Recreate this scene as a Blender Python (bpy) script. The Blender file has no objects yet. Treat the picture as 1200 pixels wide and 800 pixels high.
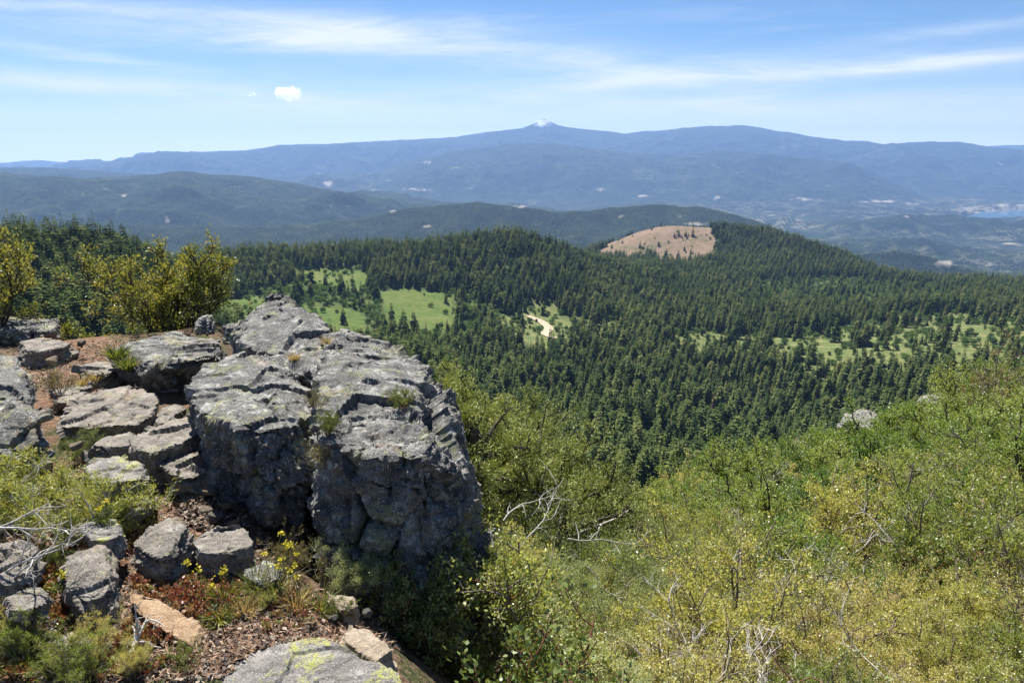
import bpy, bmesh, math, random
import numpy as np
from mathutils import Vector, Matrix

# ---------------------------------------------------------------- camera, world, sun, exposure
R = math.radians
sc = bpy.context.scene
COL = sc.collection
EYE = 1.65
FPX = 900.0                       # focal length in photo pixels (1200 wide)
PITCH = math.atan(228 / FPX)
SUN_EL, SUN_AZ = 57.0, -24.0      # azimuth from straight ahead (+Y), towards +X

cam = bpy.data.cameras.new('camera')
cam.sensor_width = 36.0
cam.lens = FPX / 1200 * 36.0
cam.clip_start = 0.05
cam.clip_end = 150000
camo = bpy.data.objects.new('camera', cam)
COL.objects.link(camo)
camo.location = (0, 0, EYE)
camo.rotation_euler = (math.pi / 2 - PITCH, 0, 0)
sc.camera = camo

sun = bpy.data.lights.new('sun', 'SUN')
sun.energy = 5.0
sun.angle = R(0.53)
sun.color = (1.0, 0.95, 0.87)
suno = bpy.data.objects.new('sun', sun)
COL.objects.link(suno)
SDIR = Vector((math.sin(R(SUN_AZ)) * math.cos(R(SUN_EL)), math.cos(R(SUN_AZ)) * math.cos(R(SUN_EL)), math.sin(R(SUN_EL))))
suno.rotation_euler = SDIR.to_track_quat('Z', 'Y').to_euler()
suno.location = (0, 0, 50)

sc.view_settings.view_transform = 'Standard'
sc.view_settings.look = 'None'
sc.view_settings.gamma = 1.0
sc.view_settings.exposure = 1.2
sc.view_settings.use_curve_mapping = False
sc.render.engine = 'CYCLES'
cy = sc.cycles
cy.use_denoising = True
cy.max_bounces = 6
cy.diffuse_bounces = 3
cy.transmission_bounces = 3
cy.volume_bounces = 2
cy.transparent_max_bounces = 8
cy.caustics_reflective = False
cy.caustics_refractive = False
sc.render.film_transparent = False


# ---------------------------------------------------------------- node helper
class NT:
    """tiny expression layer over a node tree"""
    def __init__(s, nt):
        s.nt = nt
        nt.nodes.clear()

    def node(s, t, **kw):
        n = s.nt.nodes.new(t)
        for k, v in kw.items():
            setattr(n, k, v)
        return n

    def put(s, sock, v):
        if isinstance(v, E):
            v = v.s
        if isinstance(v, bpy.types.NodeSocket):
            s.nt.links.new(v, sock)
        else:
            if isinstance(v, tuple) and len(v) == 3 and sock.type == 'RGBA':
                v = (*v, 1)
            sock.default_value = v

    def math(s, op, *a):
        n = s.node('ShaderNodeMath', operation=op)
        for i, v in enumerate(a):
            s.put(n.inputs[i], v)
        return E(s, n.outputs[0])

    def noise(s, vec, scale, detail=4, rough=0.55, dist=0.0):
        n = s.node('ShaderNodeTexNoise')
        s.put(n.inputs['Vector'], vec)
        n.inputs['Scale'].default_value = scale
        n.inputs['Detail'].default_value = detail
        n.inputs['Roughness'].default_value = rough
        n.inputs['Distortion'].default_value = dist
        return E(s, n.outputs['Fac'])

    def voronoi(s, vec, scale, feature='F1', out='Distance', rand=1.0):
        n = s.node('ShaderNodeTexVoronoi', feature=feature)
        s.put(n.inputs['Vector'], vec)
        n.inputs['Scale'].default_value = scale
        n.inputs['Randomness'].default_value = rand
        return E(s, n.outputs[out])

    def mix(s, f, a, b, blend='MIX'):
        n = s.node('ShaderNodeMix', data_type='RGBA', blend_type=blend)
        n.clamp_factor = True
        s.put(n.inputs[0], f)
        s.put(n.inputs[6], a)
        s.put(n.inputs[7], b)
        return E(s, n.outputs[2])

    def step(s, v, lo, hi, a=0.0, b=1.0):
        n = s.node('ShaderNodeMapRange', interpolation_type='SMOOTHSTEP')
        s.put(n.inputs[0], v)
        for i, q in enumerate((lo, hi, a, b)):
            s.put(n.inputs[i + 1], q)
        return E(s, n.outputs[0])

    def ramp(s, v, stops):
        n = s.node('ShaderNodeValToRGB')
        s.put(n.inputs[0], v)
        el = n.color_ramp.elements
        while len(el) < len(stops):
            el.new(0.5)
        for e, (p, c) in zip(el, stops):
            e.position = p
            e.color = (*c, 1)
        return E(s, n.outputs[0])

    def attr(s, name, out='Fac'):
        n = s.node('ShaderNodeAttribute', attribute_name=name)
        return E(s, n.outputs[out])

    def sep(s, v):
        n = s.node('ShaderNodeSeparateXYZ')
        s.put(n.inputs[0], v)
        return [E(s, o) for o in n.outputs]

    def seprgb(s, v):
        n = s.node('ShaderNodeSeparateColor')
        s.put(n.inputs[0], v)
        return [E(s, o) for o in n.outputs]

    def comb(s, x, y, z):
        n = s.node('ShaderNodeCombineXYZ')
        for i, v in enumerate((x, y, z)):
            s.put(n.inputs[i], v)
        return E(s, n.outputs[0])

    def geo(s, out='Position'):
        return E(s, s.node('ShaderNodeNewGeometry').outputs[out])

    def objpos(s):
        return E(s, s.node('ShaderNodeTexCoord').outputs['Object'])

    def rand(s):
        return E(s, s.node('ShaderNodeObjectInfo').outputs['Random'])

    def bump(s, h, strength, dist, normal=None):
        n = s.node('ShaderNodeBump')
        s.put(n.inputs['Height'], h)
        n.inputs['Strength'].default_value = strength
        n.inputs['Distance'].default_value = dist
        if normal is not None:
            s.put(n.inputs['Normal'], normal)
        return E(s, n.outputs[0])


class E:
    def __init__(s, t, sock):
        s.t, s.s = t, sock

    def __add__(s, o): return s.t.math('ADD', s, o)
    __radd__ = __add__
    def __sub__(s, o): return s.t.math('SUBTRACT', s, o)
    def __rsub__(s, o): return s.t.math('SUBTRACT', o, s)
    def __mul__(s, o): return s.t.math('MULTIPLY', s, o)
    __rmul__ = __mul__
    def __truediv__(s, o): return s.t.math('DIVIDE', s, o)
    def __pow__(s, o): return s.t.math('POWER', s, o)


def new_mat(name):
    m = bpy.data.materials.new(name)
    m.use_nodes = True
    return m, NT(m.node_tree)


def finish(t, color, rough=0.9, normal=None, spec=0.25):
    p = t.node('ShaderNodeBsdfPrincipled')
    t.put(p.inputs['Base Color'], color)
    t.put(p.inputs['Roughness'], rough)
    p.inputs['Specular IOR Level'].default_value = spec
    if normal is not None:
        t.put(p.inputs['Normal'], normal)
    o = t.node('ShaderNodeOutputMaterial')
    t.nt.links.new(p.outputs[0], o.inputs[0])


# ---------------------------------------------------------------- sky with high thin cloud
w = bpy.data.worlds.new('World')
sc.world = w
w.use_nodes = True
t = NT(w.node_tree)
sky = t.node('ShaderNodeTexSky', sky_type='NISHITA')
sky.sun_disc = False
sky.sun_elevation = R(SUN_EL)
sky.sun_rotation = R(SUN_AZ)
sky.altitude = 1800
sky.air_density = 1.0
sky.dust_density = 0.25
sky.ozone_density = 3.0
dirv = E(t, t.node('ShaderNodeTexCoord').outputs['Generated'])
x, y, z = t.sep(dirv)
az = t.math('ARCTAN2', x, y) * (180 / math.pi)
el = t.math('ARCSINE', z) * (180 / math.pi)
# streaked cirrus in (azimuth, elevation) of the dome, pulled out sideways
tilt = el - az * 0.035
cv = t.comb(az * 0.055, tilt * 0.55, 3.7)
n1 = t.noise(cv, 1.0, 7, 0.62, 0.6)
cv2 = t.comb(az * 0.16 + 7.0, (el + az * 0.05) * 1.2, 1.3)
n2 = t.noise(cv2, 1.0, 6, 0.65, 0.8)


def band(a0, e0, slope, curve, half, aw):
    """a soft streak: centre azimuth a0, elevation e0, tilt, sag, half thickness, half length (degrees)"""
    da = az - a0
    c = el - (e0 + da * slope + da * da * curve)
    th = t.math('MULTIPLY', c / half, c / half)
    la = t.math('MULTIPLY', da / aw, da / aw)
    return t.math('EXPONENT', (th + la) * -1.0)


bands = (band(-12, 7.3, -0.035, -0.0016, 1.35, 19) * 0.72 + band(7, 4.5, 0.05, 0.0, 0.95, 18) * 0.68 + band(-29, 5.6, -0.09, 0.0, 0.4, 7) * 0.5
         + band(28, 4.9, 0.03, 0.0, 0.5, 9) * 0.5 + band(-22, 3.4, -0.05, 0, 0.9, 13) * 0.55 + band(18, 2.6, 0.0, 0, 0.7, 22) * 0.5 + band(30, 7.0, 0.05, 0, 0.35, 7) * 0.35
         + band(-33, 8.3, 0.03, 0, 0.6, 6) * 0.4)
grain = t.step(n1 * 0.65 + n2 * 0.35, 0.33, 0.66)
cir = bands * (0.30 + grain * 1.15) + t.step(n1, 0.50, 0.75) * t.step(el, 0.0, 5.0) * 0.22 + t.step(el, 6.5, 0.0) * 0.45
cir = t.math('MINIMUM', cir, 0.92)
veil = t.step(el, 3.2, -0.8)
skyc = t.mix(1.0, E(t, sky.outputs[0]), (0.68, 0.84, 1.0), 'MULTIPLY')
col = t.mix(cir, skyc, (8.4, 8.8, 9.4))
col = t.mix(veil, col, (11.8, 11.6, 13.2))
bg = t.node('ShaderNodeBackground')
t.put(bg.inputs[0], col)
bg.inputs[1].default_value = 0.05
o = t.node('ShaderNodeOutputWorld')
t.nt.links.new(bg.outputs[0], o.inputs[0])


# ---------------------------------------------------------------- numpy noise
def h3(ix, iy, iz, seed=0):
    n = (ix.astype(np.int64) * 374761393 + iy.astype(np.int64) * 668265263 + iz.astype(np.int64) * 2147483647 + seed * 974634777) & 0xffffffff
    n = ((n ^ (n >> 13)) * 1274126177) & 0xffffffff
    n = ((n ^ (n >> 16)) * 2246822519) & 0xffffffff
    n = n ^ (n >> 15)
    return (n & 0xffffff) / float(0xffffff)


def vnoise(p, seed=0):
    """value noise of (N,3) points in -1..1"""
    i = np.floor(p).astype(np.int64)
    f = p - i
    u = f * f * f * (f * (f * 6 - 15) + 10)
    r = 0
    for dx in (0, 1):
        wx = u[:, 0] if dx else 1 - u[:, 0]
        for dy in (0, 1):
            wy = u[:, 1] if dy else 1 - u[:, 1]
            for dz in (0, 1):
                wz = u[:, 2] if dz else 1 - u[:, 2]
                r = r + wx * wy * wz * h3(i[:, 0] + dx, i[:, 1] + dy, i[:, 2] + dz, seed)
    return r * 2 - 1


def fbm(p, oct=4, seed=0, gain=0.5, ridged=False):
    a, s, tot = 1.0, 0, 0
    q = p.copy()
    for k in range(oct):
        n = vnoise(q, seed + k)
        if ridged:
            n = 1 - 2 * np.abs(n)
        s = s + a * n
        tot += a
        a *= gain
        q = q * 2.03 + 11.7
    return s / tot


def fbm2(x, y, scale, oct=4, seed=0, ridged=False, gain=0.5):
    sh = np.broadcast(x, y).shape
    p = np.stack([np.broadcast_to(x, sh).ravel() / scale, np.broadcast_to(y, sh).ravel() / scale, np.full(int(np.prod(sh)), 0.37)], 1)
    return fbm(p, oct, seed, gain, ridged).reshape(sh)


def worley(p, seed=0):
    """F1, F2, random value of the nearest cell and vector from its centre"""
    i = np.floor(p).astype(np.int64)
    n = len(p)
    f1 = np.full(n, 9.0)
    f2 = np.full(n, 9.0)
    rid = np.zeros(n)
    vec = np.zeros((n, 3))
    for dx in (-1, 0, 1):
        for dy in (-1, 0, 1):
            for dz in (-1, 0, 1):
                a, b, c = i[:, 0] + dx, i[:, 1] + dy, i[:, 2] + dz
                cx = np.stack([a + h3(a, b, c, seed + 1), b + h3(a, b, c, seed + 2), c + h3(a, b, c, seed + 3)], 1)
                v = p - cx
                d = np.sqrt((v ** 2).sum(1))
                near = d < f1
                f2 = np.where(near, f1, np.minimum(f2, d))
                vec = np.where(near[:, None], v, vec)
                rid = np.where(near, h3(a, b, c, seed + 4), rid)
                f1 = np.where(near, d, f1)
    return f1, f2, rid, vec


def sstep(x, a, b):
    q = np.clip((x - a) / (b - a), 0, 1)
    return q * q * (3 - 2 * q)


# ---------------------------------------------------------------- picture <-> world
CP, SP = math.cos(PITCH), math.sin(PITCH)


def pdir(px, py):
    dx, dy = (np.asarray(px, float) - 600) / FPX, (400 - np.asarray(py, float)) / FPX
    return dx, CP + dy * SP, -SP + dy * CP


def az_of(px, py=400):
    a, b, c = pdir(px, py)
    return np.arctan2(a, b)


def tan_el(px, py):
    a, b, c = pdir(px, py)
    return c / np.sqrt(a * a + b * b)


def PT(px, py, r):
    """the world point seen at photo pixel (px, py) at horizontal distance r"""
    a, b, c = pdir(px, py)
    k = r / math.hypot(a, b)
    return Vector((a * k, b * k, EYE + c * k))


def project(x, y, z):
    z = z - EYE
    d = y * CP - z * SP
    u = y * SP + z * CP
    d = np.where(d > 0.01, d, 0.01)
    return 600 + FPX * x / d, 400 - FPX * u / d


def inpoly(px, py, poly):
    r = np.zeros(np.shape(px), bool)
    n = len(poly)
    for k in range(n):
        x0, y0 = poly[k]
        x1, y1 = poly[(k + 1) % n]
        c = ((y0 > py) != (y1 > py)) & (px < (x1 - x0) * (py - y0) / ((y1 - y0) or 1e-9) + x0)
        r ^= c
    return r


# ---------------------------------------------------------------- object helpers
def mesh_np(name, co, faces, mat=None, smooth=False, attrs=None, mats=None, midx=None):
    """mesh from (N,3) points and an (M,k) face array or list of such arrays"""
    me = bpy.data.meshes.new(name)
    fl = faces if isinstance(faces, list) else [faces]
    fl = [np.asarray(f, np.int32) for f in fl if len(f)]
    me.vertices.add(len(co))
    me.vertices.foreach_set('co', np.asarray(co, np.float32).ravel())
    nl = sum(f.size for f in fl)
    nf = sum(len(f) for f in fl)
    me.loops.add(nl)
    me.polygons.add(nf)
    me.loops.foreach_set('vertex_index', np.concatenate([f.ravel() for f in fl]))
    tot = np.concatenate([np.full(len(f), f.shape[1], np.int32) for f in fl])
    me.polygons.foreach_set('loop_start', np.concatenate([[0], np.cumsum(tot)[:-1]]).astype(np.int32))
    me.polygons.foreach_set('loop_total', tot)
    if smooth:
        me.polygons.foreach_set('use_smooth', np.ones(nf, bool))
    if attrs:
        for k, v in attrs.items():
            v = np.asarray(v, np.float32)
            if v.ndim == 1:
                a = me.attributes.new(k, 'FLOAT', 'POINT')
                a.data.foreach_set('value', v)
            else:
                a = me.attributes.new(k, 'FLOAT_COLOR', 'POINT')
                a.data.foreach_set('color', v.ravel())
    me.update(calc_edges=True)
    me.validate()
    if mats:
        for m in mats:
            me.materials.append(m)
        if midx is not None:
            me.polygons.foreach_set('material_index', np.asarray(midx, np.int32))
    elif mat:
        me.materials.append(mat)
    return me


def link(name, data, parent=None, loc=None, rot=None, scale=None):
    o = bpy.data.objects.new(name, data)
    COL.objects.link(o)
    if parent:
        o.parent = parent
    if loc is not None:
        o.location = loc
    if rot is not None:
        o.rotation_euler = rot
    if scale is not None:
        o.scale = (scale,) * 3 if isinstance(scale, (int, float)) else scale
    return o


def tag(o, label=None, cat=None, group=None, kind=None):
    if label: o['label'] = label
    if cat: o['category'] = cat
    if group: o['group'] = group
    if kind: o['kind'] = kind
    return o


def dup(root, loc, rotz, scale, label=None, group=None, tilt=(0, 0)):
    r = root.copy()
    COL.objects.link(r)
    r.location = loc
    r.rotation_euler = (tilt[0], tilt[1], rotz)
    r.scale = (scale,) * 3 if isinstance(scale, (int, float)) else scale
    if label: r['label'] = label
    if group: r['group'] = group
    for ch in list(root.children):
        c = ch.copy()
        COL.objects.link(c)
        c.parent = r
        for g in ch.children:
            d = g.copy()
            COL.objects.link(d)
            d.parent = c
    return r


# ---------------------------------------------------------------- the shape of the land
# columns of the picture (photo x); below 60 m as (distance, height), beyond as (distance, photo y of the bare ground)
NEAR = {
    -400: [(.4, 0), (2, 0), (3.5, .08), (5.5, .16), (8, .16), (9, -.2), (10.5, -2), (14, -6.5), (25, -17)],
    120: [(.4, 0), (2, 0), (3.3, .05), (5, .14), (7, .12), (8, -.4), (9.5, -2.5), (13, -7), (25, -18)],
    260: [(.4, 0), (2, 0), (3, .0), (4, .05), (5.5, .1), (7.6, .05), (8.6, -.8), (10, -3), (13, -7.5), (25, -18)],
    420: [(.4, 0), (2, -.02), (2.7, -.2), (3.5, -.5), (5, -1.2), (8, -3.6), (12, -6.4), (25, -16)],
    600: [(.4, -.02), (1.6, -.12), (2.2, -.45), (3, -.8), (5, -1.8), (8, -3.3), (12, -5.3), (18, -8.6), (25, -13)],
    750: [(.4, -.05), (1.4, -.2), (2.2, -.65), (3, -1.0), (5, -2.1), (8, -3.7), (12, -5.6), (20, -9.2), (28, -13.5)],
    900: [(.4, -.06), (1.4, -.25), (2.2, -.7), (3, -1.1), (5, -2.1), (9, -4.0), (14, -6.0), (20, -8.2), (28, -11), (40, -17)],
    1050: [(.4, -.06), (1.4, -.25), (2.2, -.7), (3, -1.1), (5, -2.0), (9, -3.6), (14, -5.2), (20, -7.0), (30, -9.9), (40, -13.2)],
    1200: [(.4, -.05), (1.4, -.2), (2.2, -.6), (3, -1.0), (5, -1.8), (9, -3.0), (14, -4.1), (20, -5.3), (30, -7.4), (45, -12.5)],
    1600: [(.4, 0), (2.2, -.4), (5, -1.5), (14, -3.6), (30, -7.0), (45, -12.5)],
}
MID = {
    -400: [(60, 575), (150, 500), (300, 430), (500, 365), (700, 300), (900, 300), (1200, 318), (1700, 340), (2300, 358), (4000, 378)],
    0: [(60, 575), (150, 500), (300, 430), (500, 365), (700, 297), (900, 299), (1200, 318), (1700, 340), (2300, 358), (4000, 378)],
    150: [(60, 590), (150, 520), (300, 450), (500, 375), (740, 302), (950, 302), (1250, 318), (1700, 338), (2300, 355), (4000, 378)],
    300: [(60, 600), (150, 560), (300, 500), (500, 430), (700, 392), (1000, 357), (1150, 340), (1320, 306), (1500, 306), (2000, 332), (4000, 378)],
    400: [(60, 610), (150, 575), (300, 520), (500, 450), (700, 410), (900, 381), (1100, 345), (1250, 324), (1400, 300), (1550, 297), (2000, 332), (4000, 376)],
    500: [(60, 620), (150, 600), (300, 540), (500, 475), (700, 422), (900, 387), (1080, 355), (1160, 342), (1300, 308), (1420, 293), (1600, 300), (2000, 332), (4000, 376)],
    600: [(60, 660), (150, 640), (300, 590), (450, 540), (600, 492), (800, 433), (950, 393), (1050, 372), (1200, 328), (1450, 280), (1600, 286), (2000, 325), (4000, 376)],
    700: [(60, 660), (150, 645), (300, 595), (450, 548), (600, 497), (800, 439), (950, 399), (1050, 381), (1250, 347), (1500, 311), (1700, 316), (2000, 311), (2300, 289), (2600, 300), (4000, 378)],
    780: [(60, 650), (150, 640), (300, 600), (450, 555), (600, 505), (800, 443), (1000, 393), (1200, 369), (1500, 332), (1800, 313), (2050, 303), (2320, 264), (2600, 288), (4000, 380)],
    870: [(60, 640), (150, 635), (300, 600), (600, 525), (800, 470), (1000, 407), (1100, 388), (1300, 362), (1600, 334), (2000, 302), (2320, 271), (2600, 288), (4000, 380)],
    950: [(60, 625), (150, 625), (300, 595), (600, 522), (800, 461), (950, 413), (1100, 388), (1400, 361), (1700, 337), (2000, 312), (2220, 294), (2500, 308), (4000, 376)],
    1050: [(60, 600), (150, 610), (300, 585), (600, 515), (800, 452), (950, 407), (1100, 387), (1400, 361), (1700, 344), (2100, 326), (2400, 340), (4000, 374)],
    1200: [(60, 560), (150, 590), (300, 570), (600, 505), (800, 446), (1000, 401), (1200, 379), (1500, 357), (1800, 344), (2200, 333), (2600, 342), (4000, 374)],
    1600: [(60, 540), (150, 560), (300, 540), (600, 490), (800, 440), (1000, 401), (1200, 379), (1500, 357), (1800, 344), (2200, 333), (2600, 342), (4000, 374)],
}


def pchip(xk, yk, x):
    xk, yk = np.asarray(xk, float), np.asarray(yk, float)
    h = np.diff(xk)
    d = np.diff(yk) / h
    m = np.zeros(len(xk))
    m[0], m[-1] = d[0], d[-1]
    s = d[:-1] * d[1:] > 0
    w1, w2 = 2 * h[1:] + h[:-1], h[1:] + 2 * h[:-1]
    with np.errstate(divide='ignore', invalid='ignore'):
        mm = (w1 + w2) / (w1 / d[:-1] + w2 / d[1:])
    m[1:-1] = np.where(s, mm, 0)
    i = np.clip(np.searchsorted(xk, x) - 1, 0, len(h) - 1)
    q = np.clip((x - xk[i]) / h[i], 0, 1)
    return ((1 + 2 * q) * (1 - q) ** 2 * yk[i] + q * (1 - q) ** 2 * h[i] * m[i] + q * q * (3 - 2 * q) * yk[i + 1] + q * q * (q - 1) * h[i] * m[i + 1])


RG = np.exp(np.linspace(math.log(0.3), math.log(4000), 700))     # fine radii of the table
LRG = np.log(RG)


def build_table():
    cols = sorted(set(NEAR) | set(MID))
    az = np.array([float(az_of(c, 450)) for c in cols])
    near_c = sorted(NEAR)
    nt = np.stack([pchip(np.log([p[0] for p in NEAR[c]]), [p[1] for p in NEAR[c]], LRG) for c in near_c])
    naz = np.array([float(az_of(c, 450)) for c in near_c])
    mt = []
    for c in sorted(MID):
        L = [(r, r * float(tan_el(c, yy)) + EYE) for r, yy in MID[c]]
        mt.append(pchip(np.log([p[0] for p in L]), [p[1] for p in L], LRG))
    mt = np.stack(mt)
    maz = np.array([float(az_of(c, 450)) for c in sorted(MID)])
    # common azimuth grid, smooth in between
    A = np.linspace(naz[0], naz[-1], 400)
    T = np.empty((len(A), len(RG)))
    lim = np.array([math.log(NEAR[c][-1][0]) for c in near_c])
    limA = np.interp(A, naz, lim)
    for k in range(len(RG)):
        a = pchip(naz, nt[:, k], A)
        b = pchip(maz, mt[:, k], A)
        q = sstep(np.full(len(A), LRG[k]), limA, np.full(len(A), math.log(60.0)))
        T[:, k] = a * (1 - q) + b * q
    return A, T


TA, TT = build_table()


def table(az, r):
    u = np.clip((az - TA[0]) / (TA[-1] - TA[0]) * (len(TA) - 1), 0, len(TA) - 1.001)
    v = np.clip((np.log(np.maximum(r, .3)) - LRG[0]) / (LRG[-1] - LRG[0]) * (len(LRG) - 1), 0, len(LRG) - 1.001)
    i, j = u.astype(int), v.astype(int)
    fu, fv = u - i, v - j
    return (TT[i, j] * (1 - fu) * (1 - fv) + TT[i + 1, j] * fu * (1 - fv) + TT[i, j + 1] * (1 - fu) * fv + TT[i + 1, j + 1] * fu * fv)


FLOOR = -985.0
LAKE_BED = [(1122, 255), (1148, 248), (1185, 245), (1240, 243), (1340, 243), (1340, 256), (1240, 257.5), (1180, 257)]
LAYERS = [  # distance, front width, back width, roughness, crest in photo pixels
    (5600, 1700, 1500, 60, [(-300, 262), (200, 266), (300, 266), (360, 264), (430, 256), (480, 244), (520, 240), (560, 237), (600, 241), (650, 248), (700, 247), (740, 241), (790, 240), (840, 247), (880, 257), (930, 275), (1000, 306), (1060, 313), (1150, 322), (1300, 325)]),
    (5200, 600, 800, 20, [(900, 330), (980, 312), (1010, 298), (1050, 295), (1090, 302), (1125, 314), (1180, 330)]),
    (9000, 3600, 2500, 110, [(-500, 200), (-200, 202), (0, 206), (60, 207), (110, 212), (150, 208), (215, 201), (270, 206), (310, 210), (340, 214), (400, 226), (450, 234), (500, 240), (560, 248), (640, 262), (700, 280)]),
    (14000, 2500, 2500, 60, [(-500, 195), (0, 196), (60, 197), (110, 200), (170, 205), (260, 212), (400, 222), (500, 232), (600, 238)]),
    (16500, 3400, 3000, 120, [(300, 216), (380, 211), (430, 206), (480, 191), (520, 180), (560, 173), (600, 169), (650, 168), (690, 174), (740, 180), (790, 181), (850, 177), (900, 181), (1000, 192), (1100, 200), (1200, 204), (1600, 206)]),
    (22000, 5200, 4000, 150, [(-100, 205), (60, 200), (110, 194), (140, 188), (180, 181), (230, 178), (290, 176), (335, 170), (380, 169), (420, 167), (470, 164), (530, 161), (560, 156), (590, 153), (612, 150.5), (622, 146), (630, 142.3), (637, 139.8), (644, 141.8), (653, 146.3), (664, 149), (700, 153), (735, 157), (750, 154), (780, 153), (800, 150), (825, 148), (870, 147), (890, 149), (910, 154), (925, 155), (950, 160), (990, 165), (1010, 165), (1040, 170), (1060, 168), (1090, 166), (1130, 167), (1150, 171), (1200, 177), (1300, 185), (1600, 185)]),
    (30000, 2500, 1500, 30, [(-600, 190), (-100, 190), (0, 191), (45, 187.5), (75, 190), (110, 193), (160, 200), (1000, 190), (1120, 174), (1160, 171), (1220, 169), (1400, 172), (1700, 174)]),
]


def far_height(az, r):
    x, y = r * np.sin(az), r * np.cos(az)
    z = np.full(np.shape(r), FLOOR) + 14 * fbm2(x, y, 2200, 4, 5) * sstep(r, 4500, 7000)
    rid = fbm2(x, y, 2600, 5, 21, True, 0.55)
    sm = fbm2(x, y, 700, 4, 33)
    fine = fbm2(x, y, 170, 3, 35)
    for rc, wf, wb, amp, crest in LAYERS:
        ax = np.array([float(az_of(p[0], p[1])) for p in crest])
        zx = np.array([rc * float(tan_el(p[0], p[1])) + EYE for p in crest])
        zc = np.interp(az, ax, zx)
        ok = sstep(az, ax[0] - .03, ax[0]) * (1 - sstep(az, ax[-1], ax[-1] + .03)) if rc in (5200,) else (1 - sstep(az, float(az_of(960)), float(az_of(1100)))) if rc == 16500 else 1.0
        tt = np.where(r < rc, (rc - r) / wf, (r - rc) / wb)
        p = np.clip(1 - tt, 0, 1)
        pr = np.where(r < rc, p ** 1.15 * (1.0), p * p * (3 - 2 * p))
        g = np.maximum(zc - FLOOR, 0) * ok
        amp = amp * ok
        h = FLOOR + g * pr + amp * (rid * 1.5 - 0.2) * (4 * pr * (1 - pr)) * 2.0 + amp * .9 * sm * (4 * pr * (1 - pr)) + amp * .10 * sm * pr + 20 * fine * pr
        z = np.maximum(z, np.where(p > 0, h, -9e9))
    lx, ly = project(x, y, np.full(np.shape(x), FLOOR))
    return np.where(inpoly(lx, ly, LAKE_BED) & (y > 5000) & (r < 17000), FLOOR - 6, z)


def height(x, y):
    x, y = np.asarray(x, float), np.asarray(y, float)
    r = np.hypot(x, y)
    az = np.arctan2(x, y)
    zt = table(az, r)
    rough = .03 * fbm2(x, y, .5, 4, 2) * sstep(r, .8, 2) * (1 - sstep(r, 30, 60)) + .25 * fbm2(x, y, 5, 3, 3) * sstep(r, 6, 16) + 7 * fbm2(x, y, 130, 4, 4) * sstep(r, 60, 500)
    zt = zt + rough
    # behind the viewer the summit is a gentle dome
    back = sstep(np.abs(az), 1.0, 1.6)
    zt = zt * (1 - back) + back * (-.004 * r - .25 * r * sstep(r, 60, 900) + rough * .6)
    return zt


def ground_z(x, y):
    return float(height(np.array([x]), np.array([y]))[0])


def full_height(x, y):
    r = np.hypot(x, y)
    return np.where(r < 3950, height(x, y), far_height(np.arctan2(x, y), r))


def polar(azs, rs, fn):
    A, RR = np.meshgrid(azs, rs, indexing='ij')
    X, Y = RR * np.sin(A), RR * np.cos(A)
    Z = fn(A, RR, X, Y)
    na, nr = A.shape
    idx = np.arange(na * nr).reshape(na, nr)
    i2 = np.roll(idx, -1, 0)
    q = np.stack([idx[:, :-1], idx[:, 1:], i2[:, 1:], i2[:, :-1]], -1).reshape(-1, 4)
    return X, Y, Z, q


def az_grid(n):
    a = np.linspace(-R(46), R(46), n)
    b = np.linspace(R(46), R(314), 60)[1:-1]
    return np.concatenate([a, b])


# clearings of the middle distance, as outlines on the photographed ground (x, y), with their distance range
MEADOW = [
    ([(345, 317), (395, 315), (425, 317), (436, 330), (420, 342), (380, 336), (350, 328)], 1000, 1800),
    ([(446, 342), (480, 337), (520, 344), (534, 352), (533, 385), (500, 392), (470, 386), (448, 366)], 800, 1400),
    ([(240, 353), (300, 347), (330, 356), (345, 366), (330, 384), (280, 384), (240, 374)], 600, 1300),
    ([(352, 357), (400, 359), (428, 368), (430, 392), (390, 396), (355, 382)], 600, 1300),
]
BUSHY = [([(300, 335), (400, 330), (450, 338), (560, 345), (592, 368), (560, 396), (500, 412), (430, 412), (350, 396), (290, 372)], 600, 1300),
         ([(880, 330), (1000, 325), (1100, 335), (1130, 352), (1000, 360), (900, 352)], 1100, 2200)]
DRY = [
    ([(578, 372), (615, 366), (622, 355), (652, 357), (665, 372), (700, 374), (735, 380), (735, 394), (700, 398), (655, 412), (620, 404), (590, 392)], 700, 1300),
    ([(780, 386), (850, 390), (910, 396), (960, 392), (1000, 380), (1062, 370), (1125, 366), (1200, 378), (1260, 380), (1260, 430), (1200, 428), (1130, 428), (1050, 438), (960, 436), (880, 424), (800, 410)], 800, 1350),
    ([(940, 428), (1000, 424), (1010, 436), (960, 446), (930, 440)], 700, 1000),
]
BARE = [([(700, 296), (722, 282), (745, 268), (772, 256), (800, 250), (828, 250), (838, 285), (841, 305), (800, 312), (760, 306), (728, 302)], 1850, 2900)]


def zones(x, y, z, r):
    px, py = project(x, y, z)
    wob = 9 * fbm2(x, y, 60, 4, 9)
    px, py = px + wob, py + wob * .5
    f = lambda L: np.any([inpoly(px, py, p) & (r > a) & (r < b) for p, a, b in L], 0)
    return f(MEADOW), f(BUSHY), f(DRY), f(BARE)


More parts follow.
